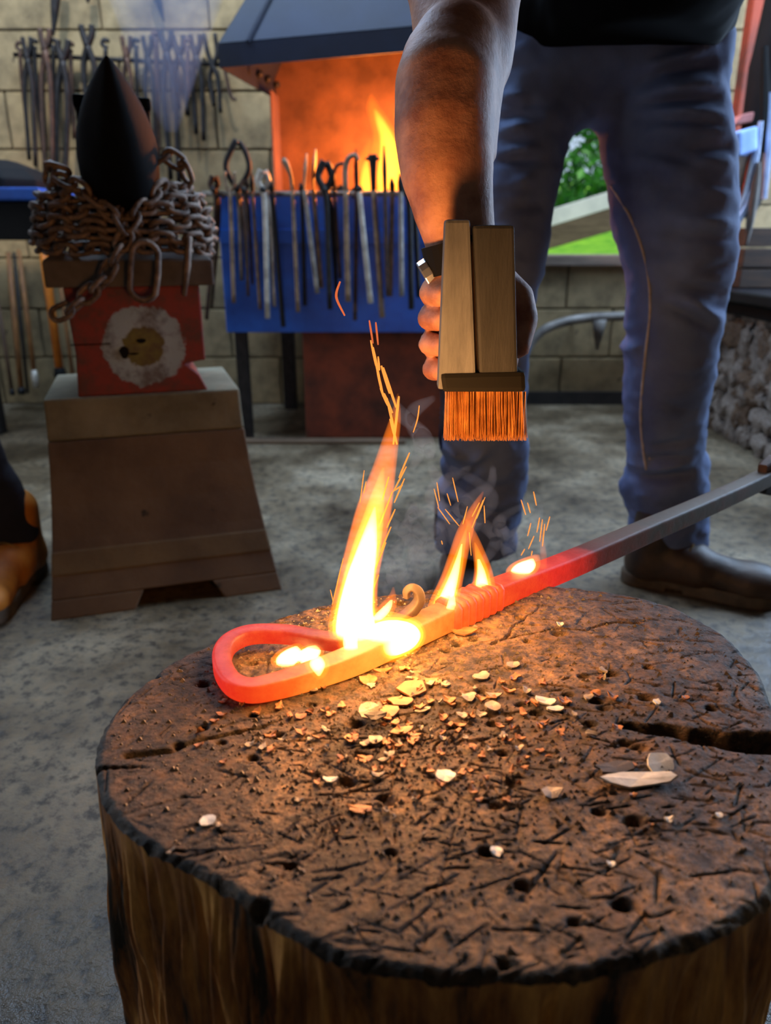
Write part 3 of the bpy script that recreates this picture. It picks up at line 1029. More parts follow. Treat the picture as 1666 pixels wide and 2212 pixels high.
named = [
    (1380, 1692, 172, 30, 'flake_pale', 'long pale grey strip of scale near the right of the block', 0.04),
    (1425, 1653, 70, 40, 'flake_pale', 'crumpled pale scale flake just behind the long grey strip', 0.3),
    (1330, 1664, 92, 26, 'flake_dark', 'dark grey scale flake at the left end of the long grey strip', 0.1),
    (962, 1681, 44, 26, 'flake_pale', 'oval pale scale flake alone in the middle of the block', 0.0),
    (1190, 1720, 50, 24, 'flake', 'oval brown grey flake left of the long grey strip', 0.1),
    (449, 1777, 40, 24, 'flake_pale', 'white teardrop flake near the left edge of the block', 0.5),
    (1073, 1840, 26, 22, 'flake_pale', 'small white square chip low in the middle of the block', 0.2),
    (1321, 1866, 20, 12, 'flake_pale', 'small white round chip nearest the dark front of the block', 0.0),
    (1443, 1779, 20, 12, 'flake_pale', 'small white chip, left one of the two beside the dark right front', 0.0),
    (1553, 1767, 18, 11, 'flake_pale', 'small white chip, right one of the two beside the dark right front', 0.0),
    (777, 1748, 60, 16, 'flake_rust', 'long orange flake below the biggest heap of flakes', -0.15),
    (714, 1690, 36, 12, 'flake_pale', 'pale shiny flake left of the oval pale one', 0.0),
    (1180, 1519, 52, 16, 'flake_pale', 'pale bent flake right of centre, beside a bluish one', -0.2),
    (1200, 1535, 40, 12, 'flake_pale', 'bluish white flake touching the pale bent flake', 0.1),
    (1064, 1531, 34, 24, 'flake', 'arrow shaped grey flake in the centre of the block', 0.4),
    (1108, 1440, 36, 14, 'flake', 'star shaped flake behind the centre of the block', 0.1),
    (1000, 1369, 62, 18, 'flake_rust', 'large tan flake close under the collar of the hot bar', -0.15),
    (890, 1490, 66, 34, 'flake_rust', 'largest orange tan flake in the heap below the flames', 0.2),
    (935, 1476, 42, 14, 'flake_rust', 'flat tan flake overlapping the right end of the largest flake', 0.0),
    (797, 1474, 42, 22, 'flake_rust', 'pointed orange flake nearest the tall flame', -0.3),
    (825, 1448, 44, 9, 'flake_rust', 'thin orange flake lying along the hot bar', 0.0),
    (865, 1520, 54, 18, 'flake_rust', 'oval orange flake under the largest flake', 0.0),
    (840, 1540, 44, 24, 'flake_rust', 'tan flake between two dark pits below the flames', 0.4),
    (795, 1552, 54, 24, 'flake', 'curled flake tipped over a dark pit', 0.5),
    (812, 1563, 48, 14, 'flake_dark', 'grey shadowed flake lying under the curled flake', 0.15),
    (912, 1537, 40, 9, 'flake', 'narrow grey sliver pointing right from the heap', 0.35),
    (1040, 1466, 44, 16, 'flake', 'slanting leaf shaped flake right of the heap', 0.6),
    (1012, 1512, 34, 18, 'flake', 'pale crumbly flake between the heap and the arrow shaped flake', 0.2),
    (1068, 1507, 38, 10, 'flake', 'pale oblong flake just behind the arrow shaped flake', 0.0),
    (867, 1584, 52, 16, 'flake_rust', 'two lobed orange flake below the heap', 0.3),
    (760, 1602, 34, 16, 'flake_rust', 'round yellow orange flake left below the heap', 0.1),
    (812, 1606, 36, 18, 'flake', 'cream flake beside the round yellow orange one', 0.0),
    (790, 1642, 36, 16, 'flake_rust', 'ragged orange flake below the cream flake', 0.1),
    (1418, 1522, 18, 12, 'flake_pale', 'tiny white chip by itself at the far right of the block', 0.2),
    (1277, 1592, 16, 18, 'flake', 'upright pale splinter right of the centre', 1.2),
    (1286, 1502, 22, 14, 'flake_rust', 'small rust orange chip right of the bluish flake', 0.8),
    (1210, 1355, 16, 8, 'flake_pale', 'tiny white chip behind, near the dark part of the bar', 0.0),
]
for i, (x, y, w_, h_, m_, lab, r_) in enumerate(named):
    flake(x, y, w_, h_, m_, lab, rot=r_, seed=i + 3, tilt=(0.35 if 'curled' in lab or 'crumpled' in lab else 0.0), lift=(0.004 if 'curled' in lab else 0.0))
rf = random.Random(5)
for i in range(190):                      # loose chips thinning out from the heap
    while True:
        x, y = rf.gauss(880, 190), rf.gauss(1570, 105)
        if 330 < x < 1500 and 1440 < y < 1900 and y > 1500 - (x - 500) * 0.36 + 12:
            break
    warm = rf.random() < 0.6
    flake(x, y, rf.uniform(8, 30), rf.uniform(5, 14), 'flake_rust' if warm else 'flake',
          'small tan scale chip among the many scattered below the flames' if warm else 'small grey scale chip among the many scattered below the flames',
          'small tan chips on the block' if warm else 'small grey chips on the block', rot=rf.uniform(-1.5, 1.5), seed=100 + i, tilt=rf.uniform(-.12, .12))
g = MB()
for i in range(5200):                     # grit
    a, q = rf.uniform(0, 6.283), math.sqrt(rf.random()) * 0.96
    it = int((a + math.pi) / (2 * math.pi) * NT) % NT
    X, Y = SCX + q * R[it] * math.cos(T[it]), SCY + q * R[it] * math.sin(T[it])
    if rf.random() < 0.5:
        p = pz(rf.gauss(860, 230), rf.gauss(1590, 130), ZS); X, Y = p.x, p.y
        if math.hypot(X - SCX, Y - SCY) > 0.17: continue
    s = rf.uniform(0.0005, 0.0011) if i % 6 else rf.uniform(0.0012, 0.0022)
    z = stump_z(X, Y)
    g.add([(X - s, Y - s * .6, z), (X + s, Y - s * .5, z), (X + .3 * s, Y + s, z), (X, Y, z + s * 1.1)], [(0, 1, 3), (1, 2, 3), (2, 0, 3), (0, 2, 1)])
g.build('scale_grit', M['flake'], label='fine pale grit strewn over the top of the block', cat='grit', kind='stuff')

# ================================================================== flames on the bar
def flame(name, label, layers, D, group='flames on the hot bar', wob=0.0, flat=0.6):
    # layers: (material, [(x, y, half width in px) ...]) from the root upwards
    base = layers[0][2][0]
    root = empty(name, px(base[0], base[1], D), label=label, cat='flame', group=group)
    for part, m, pts_ in layers:
        sp = spline(pts_, 26)
        rings = []
        for i, (x, y, r) in enumerate(sp):
            c = px(x, y, D)
            k = mpp(D, c.z)
            rings.append((c, max(r, 0.4) * k))
        mb = MB()
        rr_ = []
        for c, r in rings:
            rr_.append([c + Vector((r * math.cos(a), flat * r * math.sin(a), 0)) for a in [2 * math.pi * q / 14 for q in range(14)]])
        mb.loft(rr_)
        mb.build(part, M[m], root, world=True, smooth=True)
    return root


Df = pz(775, 1400, ZBAR).y + 0.004
flame('flame', 'tallest flame, white at its root, leaping to a long orange tongue', [
    ('outer_flame', 'flame_outer', [(770, 1412, 44), (766, 1370, 58), (765, 1320, 52), (774, 1250, 45), (792, 1170, 43), (810, 1090, 39), (828, 1020, 28), (844, 950, 19), (855, 900, 12), (860, 850, 2)]),
    ('middle_flame', 'flame_mid', [(772, 1410, 38), (768, 1370, 51), (767, 1320, 45), (776, 1250, 37), (792, 1180, 32), (806, 1120, 24), (816, 1070, 16), (828, 1010, 3)]),
    ('core_flame', 'flame_core', [(772, 1405, 34), (770, 1370, 45), (768, 1320, 39), (778, 1250, 31), (792, 1190, 23), (802, 1140, 13), (810, 1095, 2)])], Df)
flame('flame', 'low white blaze lying along the bar right of the tallest flame', [
    ('outer_flame', 'flame_outer', [(826, 1424, 34), (832, 1400, 74), (840, 1374, 82), (846, 1348, 66), (842, 1330, 30), (838, 1320, 4)]),
    ('middle_flame', 'flame_mid', [(828, 1418, 30), (834, 1398, 66), (842, 1372, 74), (848, 1350, 56), (846, 1338, 12)]),
    ('core_flame', 'flame_core', [(832, 1412, 28), (838, 1394, 58), (846, 1372, 64), (850, 1353, 46), (850, 1343, 8)])], pz(840, 1385, ZBAR).y - 0.006)
flame('flame', 'thin white lick hanging down the front of the bar below the tallest flame', [
    ('outer_flame', 'flame_outer', [(770, 1460, 2), (765, 1440, 12), (758, 1410, 20), (754, 1380, 24), (758, 1350, 14)]),
    ('core_flame', 'flame_core', [(768, 1448, 3), (764, 1430, 9), (759, 1405, 15), (757, 1380, 16), (760, 1355, 8)])], Df - 0.018)
flame('flame', 'small flame curling up just right of the tallest flame', [
    ('outer_flame', 'flame_outer', [(812, 1345, 20), (826, 1325, 24), (840, 1305, 18), (848, 1285, 8), (850, 1268, 2)]),
    ('core_flame', 'flame_core', [(812, 1340, 12), (826, 1325, 13), (838, 1310, 9), (846, 1296, 3)])], Df + 0.02)
Dg = pz(980, 1318, ZBAR).y
flame('flame', 'left flame of the pair over the collar of the bar', [
    ('outer_flame', 'flame_outer', [(948, 1318, 26), (960, 1296, 32), (976, 1250, 26), (990, 1200, 22), (1004, 1150, 19), (1020, 1110, 14), (1034, 1080, 7), (1044, 1062, 2)]),
    ('middle_flame', 'flame_mid', [(950, 1314, 18), (962, 1292, 23), (978, 1250, 18), (991, 1205, 12), (1002, 1165, 6), (1010, 1135, 2)]),
    ('core_flame', 'flame_core', [(952, 1312, 13), (964, 1292, 16), (979, 1250, 11), (990, 1210, 6), (998, 1175, 2)])], Dg)
flame('flame', 'small drop shaped flame on the bar at the foot of the pair', [
    ('outer_flame', 'flame_outer', [(974, 1342, 5), (974, 1325, 17), (976, 1300, 15), (980, 1270, 7), (982, 1250, 2)]),
    ('core_flame', 'flame_core', [(974, 1336, 3), (974, 1322, 11), (976, 1302, 9), (979, 1275, 2)])], Dg - 0.016)
flame('flame', 'right flame of the pair over the collar of the bar', [
    ('outer_flame', 'flame_outer', [(1058, 1318, 6), (1052, 1296, 20), (1046, 1268, 26), (1044, 1230, 20), (1034, 1190, 14), (1020, 1150, 9), (1008, 1122, 3)]),
    ('middle_flame', 'flame_mid', [(1056, 1308, 4), (1050, 1290, 14), (1044, 1266, 19), (1042, 1232, 14), (1034, 1200, 8), (1026, 1172, 2)]),
    ('core_flame', 'flame_core', [(1054, 1300, 3), (1048, 1286, 10), (1042, 1266, 14), (1040, 1236, 9), (1034, 1208, 3)])], pz(1050, 1292, ZBAR).y)
flame('flame', 'low flame spreading left behind the right flame of the pair', [
    ('outer_flame', 'flame_outer', [(1018, 1296, 22), (1022, 1282, 22), (1030, 1262, 14), (1036, 1246, 3)]),
    ('core_flame', 'flame_core', [(1018, 1291, 16), (1023, 1280, 15), (1031, 1264, 6), (1034, 1256, 2)])], pz(1020, 1290, ZBAR).y + 0.014)
Dh = on_line(1130, 1240, P0, P1).y
flame('flame', 'small rounded flame farthest along the bar, near the dark end', [
    ('outer_flame', 'flame_outer', [(1118, 1246, 20), (1126, 1234, 34), (1136, 1220, 32), (1148, 1208, 20), (1160, 1198, 6)]),
    ('core_flame', 'flame_core', [(1120, 1243, 14), (1128, 1232, 24), (1137, 1220, 21), (1146, 1211, 9), (1150, 1207, 3)])], Dh)
flame('flame', 'thin red flame standing beside the small rounded flame', [
    ('outer_flame', 'flame_thin', [(1172, 1228, 9), (1174, 1200, 8), (1172, 1170, 5), (1170, 1140, 2)])], Dh + 0.004)
Di = pz(640, 1425, ZBAR).y + 0.012
flame('flame', 'left of the two flames inside the loop of the bar', [
    ('outer_flame', 'flame_outer', [(612, 1444, 18), (618, 1426, 34), (632, 1406, 30), (644, 1390, 6)]),
    ('core_flame', 'flame_core', [(614, 1442, 14), (622, 1424, 26), (632, 1408, 20), (640, 1396, 3)])], Di)
flame('flame', 'right of the two flames inside the loop of the bar', [
    ('outer_flame', 'flame_outer', [(654, 1434, 18), (664, 1416, 34), (676, 1400, 26), (686, 1388, 5)]),
    ('core_flame', 'flame_core', [(656, 1432, 14), (666, 1414, 25), (676, 1401, 17), (683, 1393, 3)])], Di + 0.004)
flame('flame', 'yellow blot of flame on the front of the bar beside the loop', [
    ('outer_flame', 'flame_outer', [(690, 1468, 5), (689, 1456, 18), (686, 1438, 28), (684, 1422, 24), (686, 1410, 6)]),
    ('core_flame', 'flame_core', [(689, 1460, 3), (688, 1450, 10), (686, 1436, 17), (685, 1424, 13), (686, 1416, 3)])], pz(690, 1445, ZBAR).y - 0.012)

# the light these flames give
c1, c2, c3 = px(790, 1350, Df - 0.03), px(1005, 1250, Dg - 0.01), px(800, 1180, Df)
light('flame_light', 'POINT', c1 + Vector((0.01, -0.008, 0.020)), 1.15, (1.0, 0.42, 0.11), shadow_soft_size=0.03)
light('flame_light', 'POINT', c2 + Vector((0, -0.01, 0.01)), 0.9, (1.0, 0.42, 0.11), shadow_soft_size=0.04)
light('flame_light', 'POINT', c3, 1.3, (1.0, 0.44, 0.13), shadow_soft_size=0.04)
light('flame_light', 'POINT', px(834, 985, Df), 1.9, (1.0, 0.46, 0.15), shadow_soft_size=0.04)

# ================================================================== sparks
def spark(pts_, D, r, label, group, m='spark'):
    P = [px(x, y, D) for x, y in pts_]
    mb = MB()
    P2 = [Vector(q) for q in spline(P, 13)] if len(P) > 2 else [P[0].lerp(P[1], t) for t in (0, .2, .5, .8, 1)]
    n = len(P2)
    mb.tube(P2, [r * (0.35 + 0.65 * math.sin(math.pi * (0.15 + 0.7 * i / (n - 1)))) for i in range(n)], 5)
    return mb.build('spark', M[m], None, smooth=True, label=label, cat='spark', group=group)


spark([(735, 608), (727, 632), (729, 650), (745, 682)], 0.60, 0.00105, 'curved salmon spark highest up, in front of the blue forge', 'sparks', 'spark_dim')
spark([(906, 876), (902, 905), (893, 934)], 0.60, 0.0006, 'bowed orange spark by itself left of the wire brush', 'sparks')
LS1 = 'thin orange spark in the stream rising above the tallest flame'
for s in [((798, 692), (806, 742)), ((812, 696), (817, 745)), ((801, 735), (812, 790)), ((806, 750), (822, 830)), ((817, 770), (820, 800)), ((828, 794), (856, 880)), ((824, 790), (842, 850)),
          ((815, 800), (828, 856)), ((862, 856), (856, 900)), ((862, 858), (850, 960)), ((830, 850), (848, 892)), ((836, 860), (852, 930)), ((822, 838), (838, 876)), ((843, 905), (858, 960))]:
    spark(s, 0.585 + rf.uniform(-.02, .02), 0.0011 if s[1][1] > 800 else 0.0008, LS1, 'sparks above the tallest flame', 'spark' if s[0][1] > 720 else 'spark_dim')
LS2 = 'thin orange spark slanting up right of the tallest flame'
for s in [((885, 978), (862, 1032)), ((878, 1008), (850, 1062)), ((874, 1034), (852, 1086)), ((870, 1048), (852, 1060)), ((848, 1062), (820, 1136)), ((854, 1100), (836, 1140)), ((845, 1138), (822, 1192)), ((834, 1172), (806, 1240)),
          ((820, 1168), (800, 1240)), ((808, 1196), (792, 1262)), ((818, 1242), (800, 1290)), ((840, 1030), (826, 1080)), ((806, 1300), (798, 1318))]:
    spark(s, 0.555 + rf.uniform(-.015, .015), 0.0007, LS2, 'sparks right of the tallest flame')
LS3 = 'thin orange spark left of the tallest flame'
for s in [((787, 1016), (778, 1086)), ((791, 1040), (786, 1066)), ((742, 1206), (728, 1262)), ((735, 1236), (718, 1306)), ((714, 1274), (720, 1300)), ((706, 1330), (708, 1345))]:
    spark(s, 0.545, 0.00045, LS3, 'sparks left of the tallest flame')
LS4 = 'thin spark flying above the pair of flames'
for s in [((978, 1032), (990, 1084)), ((944, 1042), (950, 1082)), ((938, 1056), (948, 1096)), ((946, 1096), (972, 1132)), ((962, 1100), (992, 1136)), ((1048, 1074), (1030, 1120)), ((1044, 1080), (1020, 1140)), ((1046, 1092), (1048, 1130)),
          ((1036, 1086), (1020, 1116)), ((966, 1066), (974, 1092)), ((1014, 1150), (1018, 1200)), ((954, 1168), (956, 1176)), ((1010, 1094), (1000, 1132))]:
    spark(s, 0.60 + rf.uniform(-.01, .01), 0.0005, LS4, 'sparks above the pair of flames')
LS5 = 'thin spark flying above the farthest small flame'
for s in [((1126, 1080), (1136, 1112)), ((1140, 1086), (1146, 1108)), ((1153, 1062), (1159, 1092)), ((1166, 1118), (1160, 1150)), ((1172, 1122), (1166, 1170)), ((1177, 1132), (1172, 1180)), ((1188, 1116), (1180, 1146)), ((1147, 1130), (1140, 1158)),
          ((1154, 1158), (1142, 1186)), ((1134, 1186), (1126, 1200)), ((1150, 1190), (1148, 1200)), ((1178, 1212), (1180, 1260))]:
    spark(s, 0.66 + rf.uniform(-.01, .01), 0.0006, LS5, 'sparks above the farthest flame')

# ================================================================== smoke
sm = MB()
rs = random.Random(3)
def wisp(pts_, D, w):
    P = spline([(*px(x, y, D + dd), r) for x, y, dd, r in pts_], 22)
    sm.tube([q[:3] for q in P], [max(q[3], .0006) * w for q in P], 8)


for (x0, y0, n_, spread, top) in [(900, 1260, 5, 46, 1090), (1010, 1200, 4, 60, 1010), (1090, 1230, 3, 46, 1090), (850, 1290, 3, 30, 1160), (930, 1000, 2, 40, 860), (1110, 1350, 2, 22, 1300)]:
    for k in range(n_):
        x, y = x0 + rs.uniform(-spread, spread), y0 + rs.uniform(-20, 20)
        pp, st = [], 6
        for i in range(st):
            f = i / (st - 1)
            pp.append((x + spread * 0.9 * math.sin(f * 5 + k * 1.7) * (0.3 + f), y + (top - y) * f, rs.uniform(-.02, .03), 0.0075 * (0.3 + math.sin(math.pi * (0.08 + 0.86 * f)) * rs.uniform(0.5, 1.3))))
        wisp(pp, 0.74, 1.0)
sm.build('smoke_wisps', M['smoke'], smooth=True, label='thin pale smoke wisps curling over the hot bar', cat='smoke', kind='stuff')
hz = MB()
rings = []
for z, cx_, cy_, r in [(0.98, -0.66, 2.55, 0.02), (1.1, -0.64, 2.5, 0.08), (1.35, -0.60, 2.42, 0.17), (1.8, -0.55, 2.35, 0.26), (2.3, -0.5, 2.3, 0.34), (2.42, -0.5, 2.3, 0.2)]:
    rings.append([(cx_ + r * math.cos(a) * (1 + .15 * math.sin(3 * a + z * 4)), cy_ + 0.6 * r * math.sin(a), z) for a in [2 * math.pi * q / 24 for q in range(24)]])
hz.loft([[tuple(p) for p in r] for r in rings])
hz.build('smoke_haze', M['haze'], smooth=True, label='bluish smoke haze drifting up left of the forge hood', cat='smoke', kind='stuff')

# ================================================================== anvil on its painted block and stand
AR = math.radians(18)
AC = (-0.50, 1.53, 0.0)
st = empty('anvil_stand', AC, AR, label='flared brown cast stand with a pale top band under the anvil', cat='anvil stand')
ZT = 0.39
def ring4(hx0, hx1, y0, y1, z):
    return [(hx0, y0, z), (hx1, y0, z), (hx1, y1, z), (hx0, y1, z)]
def stand_sec(u):            # u 0 floor, 1 top: the flared outline
    f = (1 - u) ** 1.6
    return (-0.178 - 0.032 * f, 0.178 + 0.045 * f, -0.142 - 0.115 * f, 0.15 + 0.06 * f)
us = [0.0, 0.02] + [0.05 + 0.8 * i / 12 for i in range(13)]
# front has an arched foot opening: build the flared body as a shell with legs
mb = MB()
lev = [0.0, 0.06, 0.085, 0.2, 0.35, 0.5, 0.65, 0.80]
rg = [ring4(*stand_sec(u), u * ZT) for u in lev[2:]]
mb.loft(rg)
for sx in (0, 1):
    a0 = stand_sec(0.0); a1 = stand_sec(0.085)
    if sx == 0:
        lo4 = [(a0[0], a0[2], 0), (a0[0] + 0.15, a0[2], 0), (a0[0] + 0.15, a0[3], 0), (a0[0], a0[3], 0)]
        hi4 = [(a1[0], a1[2], 0.085 * ZT), (a1[0] + 0.165, a1[2], 0.085 * ZT), (a1[0] + 0.165, a1[3], 0.085 * ZT), (a1[0], a1[3], 0.085 * ZT)]
    else:
        lo4 = [(a0[1] - 0.115, a0[2], 0), (a0[1], a0[2], 0), (a0[1], a0[3], 0), (a0[1] - 0.115, a0[3], 0)]
        hi4 = [(a1[1] - 0.13, a1[2], 0.085 * ZT), (a1[1], a1[2], 0.085 * ZT), (a1[1], a1[3], 0.085 * ZT), (a1[1] - 0.13, a1[3], 0.085 * ZT)]
    mb.loft([lo4, hi4])
mb.build('stand_body', M['stand'], st, bevel=0.003)
MB().box((-0.19, -0.14, 0.0), (0.19, 0.17, 0.05)).build('foot_shade_box', M['black'], st, label='black box standing in for the shade under the stand')  # black filler added for the shade inside the foot opening
mb = MB(); mb.loft([ring4(*stand_sec(u), u * ZT) for u in (0.802, 0.9, 1.0)])
mb.build('top_band', M['stand_pale'], st, bevel=0.005)
s0 = stand_sec(0.30); s1 = stand_sec(0.19)
mb = MB(); mb.loft([ring4(s1[0] - .001, s1[1] + .001, s1[2] - .0015, s1[3] + .001, 0.19 * ZT), ring4(s0[0] - .001, s0[1] + .001, s0[2] - .0015, s0[3] + .001, 0.30 * ZT)])
mb.build('lower_band', M['stand_olive'], st, bevel=0.004, label='olive tan band around the stand')

pb = empty('painted_block', (AC[0], AC[1], ZT), AR, label='red painted wooden block with a pale blue ring and olive bullseye', cat='block')
mb = MB()
pr = [(-0.118, 0), (0.118, 0), (0.104, 0.030), (0.078, 0.052), (0.118, 0.058), (0.118, 0.195), (-0.118, 0.195), (-0.112, 0.08)]
mb.prism([(x, -0.135, z) for x, z in pr], (0, 0.25, 0))
mb.build('block', M['target'], pb, bevel=0.003)
for (x, z, w_, h_) in [(-0.028, 0.078, 0.017, 0.024), (0.004, 0.098, 0.018, 0.009), (-0.012, 0.075, 0.02, 0.004)]:
    sdm = MB().tube([(x, -0.1362, z), (x + 0.0001, -0.132, z)], [1, 1], 9, sec=[(w_ / 2 * math.cos(a) * (1 + .2 * math.sin(3 * a)), h_ / 2 * math.sin(a)) for a in [2 * math.pi * q / 9 for q in range(9)]])
    sdm.build('pit', M['black'], pb, label='black gouged pit in the bullseye')
mb = MB().box((-0.119, -0.1362, 0.094), (-0.05, -0.134, 0.096)); mb.build('crack', M['black'], pb)

an = empty('anvil', (AC[0], AC[1], ZT + 0.195), AR, label='black anvil with its horn pointing at the viewer, waist wrapped in chain', cat='anvil')
z0 = 0.0
mb = MB(); mb.loft([ring4(-0.145, 0.145, -0.145, 0.16, 0.0), ring4(-0.145, 0.145, -0.145, 0.16, 0.045), ring4(-0.125, 0.125, -0.125, 0.14, 0.058)])
mb.build('base', M['foot_block'], an, bevel=0.004)
mb = MB(); mb.loft([ring4(-0.11, 0.11, -0.11, 0.12, 0.055), ring4(-0.07, 0.07, -0.085, 0.09, 0.09), ring4(-0.058, 0.058, -0.08, 0.09, 0.13), ring4(-0.060, 0.060, -0.11, 0.16, 0.19), ring4(-0.060, 0.060, -0.115, 0.2, 0.30)])
mb.build('body', M['anvil_steel'], an, bevel=0.006)
mb = MB().box((-0.063, -0.118, 0.288), (0.063, 0.24, 0.309)); mb.build('face_plate', M['anvil_steel'], an, bevel=0.005)
hr = []
for i in range(26):
    t = i / 25
    y = -0.10 - 0.285 * t
    k_ = max((1 - t ** 1.35), 0.0) ** 0.78
    hw = 0.067 * k_ + 0.0015
    hh = 0.20 * (max(1 - t, 0) ** 0.72) + 0.004
    top = 0.303 + 0.012 * t
    ring = []
    for q in range(22):
        a = 2 * math.pi * q / 22
        cx_, sz_ = math.cos(a), math.sin(a)
        zz_ = (sz_ * 0.5 + 0.5)
        ring.append((hw * math.copysign(abs(cx_) ** (0.85 if sz_ > 0 else 0.45), cx_), y, top - hh + hh * zz_ ** (0.8)))
    hr.append(ring)
mb = MB(); mb.loft(hr); mb.build('horn', M['anvil_steel'], an, smooth=True)

# chain around the anvil
def link_mesh(L_, W_, r_, name='link'):
    path_ = []
    for i in range(16):
        a = 2 * math.pi * i / 16
        x = (L_ / 2 - W_ / 2) * (1 if math.cos(a) > 0.01 else -1 if math.cos(a) < -0.01 else 0) + W_ / 2 * math.cos(a)
        path_.append(Vector((x, W_ / 2 * math.sin(a), 0)))
    m_ = MB(); rings_ = []
    n = 16
    for i in range(n):
        t_ = (path_[(i + 1) % n] - path_[i - 1]).normalized()
        side_ = t_.cross(Vector((0, 0, 1)))
        rings_.append([path_[i] + (side_ * math.cos(2 * math.pi * q / 6) + Vector((0, 0, 1)) * math.sin(2 * math.pi * q / 6)) * r_ for q in range(6)])
    m_.loft(rings_ + [rings_[0]], cap=False)
    return m_.mesh(name, True)


LM = link_mesh(0.038, 0.024, 0.0048)
ch = empty('chain', (AC[0], AC[1], 0.64), AR, label='rusty iron chain wound in rows around the anvil waist', cat='chain')
def run_links(pts_, pitch=0.0285, roll0=0.0, jit=0.15):
    P = [Vector(p) for p in pts_]
    acc, i, left, roll = 0.0, 0, 0.0, roll0
    seg = [(P[k + 1] - P[k]).length for k in range(len(P) - 1)]
    tot = sum(seg)
    s = pitch / 2
    while s < tot:
        q, k = s, 0
        while q > seg[k]:
            q -= seg[k]; k += 1
        t_ = (P[k + 1] - P[k]).normalized()
        c = P[k] + t_ * q
        o = link('link', LM, M['chain'], ch)
        qq = t_.to_track_quat('X', 'Z').to_matrix() @ Matrix.Rotation(roll + rs.uniform(-jit, jit), 3, 'X')
        o.matrix_local = Matrix.Translation(c + Vector((rs.uniform(-.002, .002),) * 3)) @ qq.to_4x4()
        roll += math.pi / 2
        s += pitch


def oval(hx, hy, z, n=64, ph=0.0, wob=0.004):
    out = []
    for i in range(n + 1):
        a = 2 * math.pi * i / n + ph
        c_, s_ = math.cos(a), math.sin(a)
        out.append((hx * math.copysign(abs(c_) ** 0.6, c_), hy * math.copysign(abs(s_) ** 0.6, s_), z + wob * math.sin(4 * a + z * 90)))
    return out


for i, (hx, hy, z) in enumerate([(0.150, 0.152, 0.010), (0.157, 0.158, 0.031), (0.153, 0.155, 0.052), (0.149, 0.151, 0.073), (0.140, 0.144, 0.094), (0.118, 0.128, 0.110)]):
    run_links(oval(hx, hy, z, ph=i * 0.37), roll0=math.pi / 4)
yv = -0.168
run_links([(-0.10, yv + .035, 0.128), (-0.055, yv + .01, 0.095), (-0.01, yv, 0.055), (0.0, yv, 0.035), (-0.02, yv - .004, 0.0), (-0.05, yv - .004, -0.045), (-0.10, yv - .002, -0.085), (-0.135, yv, -0.100)], roll0=0.4)
run_links([(0.075, yv + .03, 0.118), (0.04, yv + .01, 0.092), (0.005, yv, 0.05), (-0.005, yv, 0.03)], roll0=0.9)
run_links([(0.06, -0.11, 0.150), (0.085, -0.12, 0.165), (0.11, -0.12, 0.150), (0.12, -0.11, 0.12)], roll0=0.3)
run_links([(-0.085, -0.12, 0.135), (-0.11, -0.12, 0.142), (-0.12, -0.11, 0.12)], roll0=0.3)
rg_ = link('ring', link_mesh(0.098, 0.046, 0.0058, 'ring'), M['chain'], ch)
rg_.matrix_local = Matrix.Translation((0.022, yv - 0.008, -0.028)) @ (Matrix.Rotation(math.radians(-80), 3, 'Y') @ Matrix.Rotation(math.radians(90), 3, 'X')).to_4x4()
sw = MB(); sw.tube([(0.105, -0.16, 0.03), (0.098, -0.153, -0.02), (0.088, -0.156, -0.072)], [0.006, 0.007, 0.004], 7); sw.build('hook_end', M['chain'], ch, smooth=True)

# ================================================================== the forge
fg = empty('forge', (-0.1, 2.85, 0), label='blue fronted blacksmith forge with a steel hood and burning hearth', cat='forge')
def fb(lo, hi, name, m, bevel=0.003, **kw):
    return MB().box(lo, hi).build(name, M[m], fg, world=True, bevel=bevel, **kw)


FX0, FX1, FD = -0.535, 0.42, 2.55
fb((FX0, FD, 0.375), (FX1, FD + 0.012, 0.80), 'apron', 'blue_paint', label='blue painted front apron')
fb((FX0, FD - 0.004, 0.655), (FX1, FD, 0.70), 'apron_band', 'blue_paint', 0.002)
fb((FX0, FD + 0.012, 0.375), (FX0 + 0.012, 3.12, 0.80), 'side_apron', 'blue_paint', label='blue painted left side')
fb((FX0 - 0.005, FD + 0.014, 0.76), (FX1, 3.15, 0.785), 'hearth', 'hearth')
mb = MB(); mb.tube([(FX0 - 0.04, FD - 0.035, 0.803), (FX1, FD - 0.035, 0.803)], 0.008, 8); mb.build('tool_rail', M['iron_grey'], fg, world=True, smooth=True)
for x in (FX0 + 0.02, -0.1, FX1 - 0.02):
    mb = MB(); mb.tube([(x, FD - 0.035, 0.803), (x, FD + 0.005, 0.795)], 0.005, 6); mb.build('rail_bracket', M['iron'], fg, world=True)
for x, y, w_ in [(-0.492, FD + 0.03, 0.02), (FX1 - 0.04, FD + 0.03, 0.02), (-0.40, 3.1, 0.026), (FX1 - 0.04, 3.1, 0.02)]:
    fb((x - w_, y - w_, 0), (x + w_, y + w_, 0.76), 'leg', 'iron')
fb((-0.285, FD + 0.04, 0.0), (0.30, 3.05, 0.40), 'ash_box', 'rust', 0.006, label='rust brown ash box under the forge')
fb((-0.41, 3.125, 0.785), (FX1 + 0.1, 3.14, 1.5), 'back_plate', 'hearth')
# left side plate
Xs = -0.405
mb = MB(); mb.prism([(Xs, 2.93, 0.785), (Xs, 3.125, 0.785), (Xs, 3.125, 1.17), (Xs, 2.93, 1.16)], (0.006, 0, 0)); mb.build('side_plate', M['hearth'], fg, world=True)
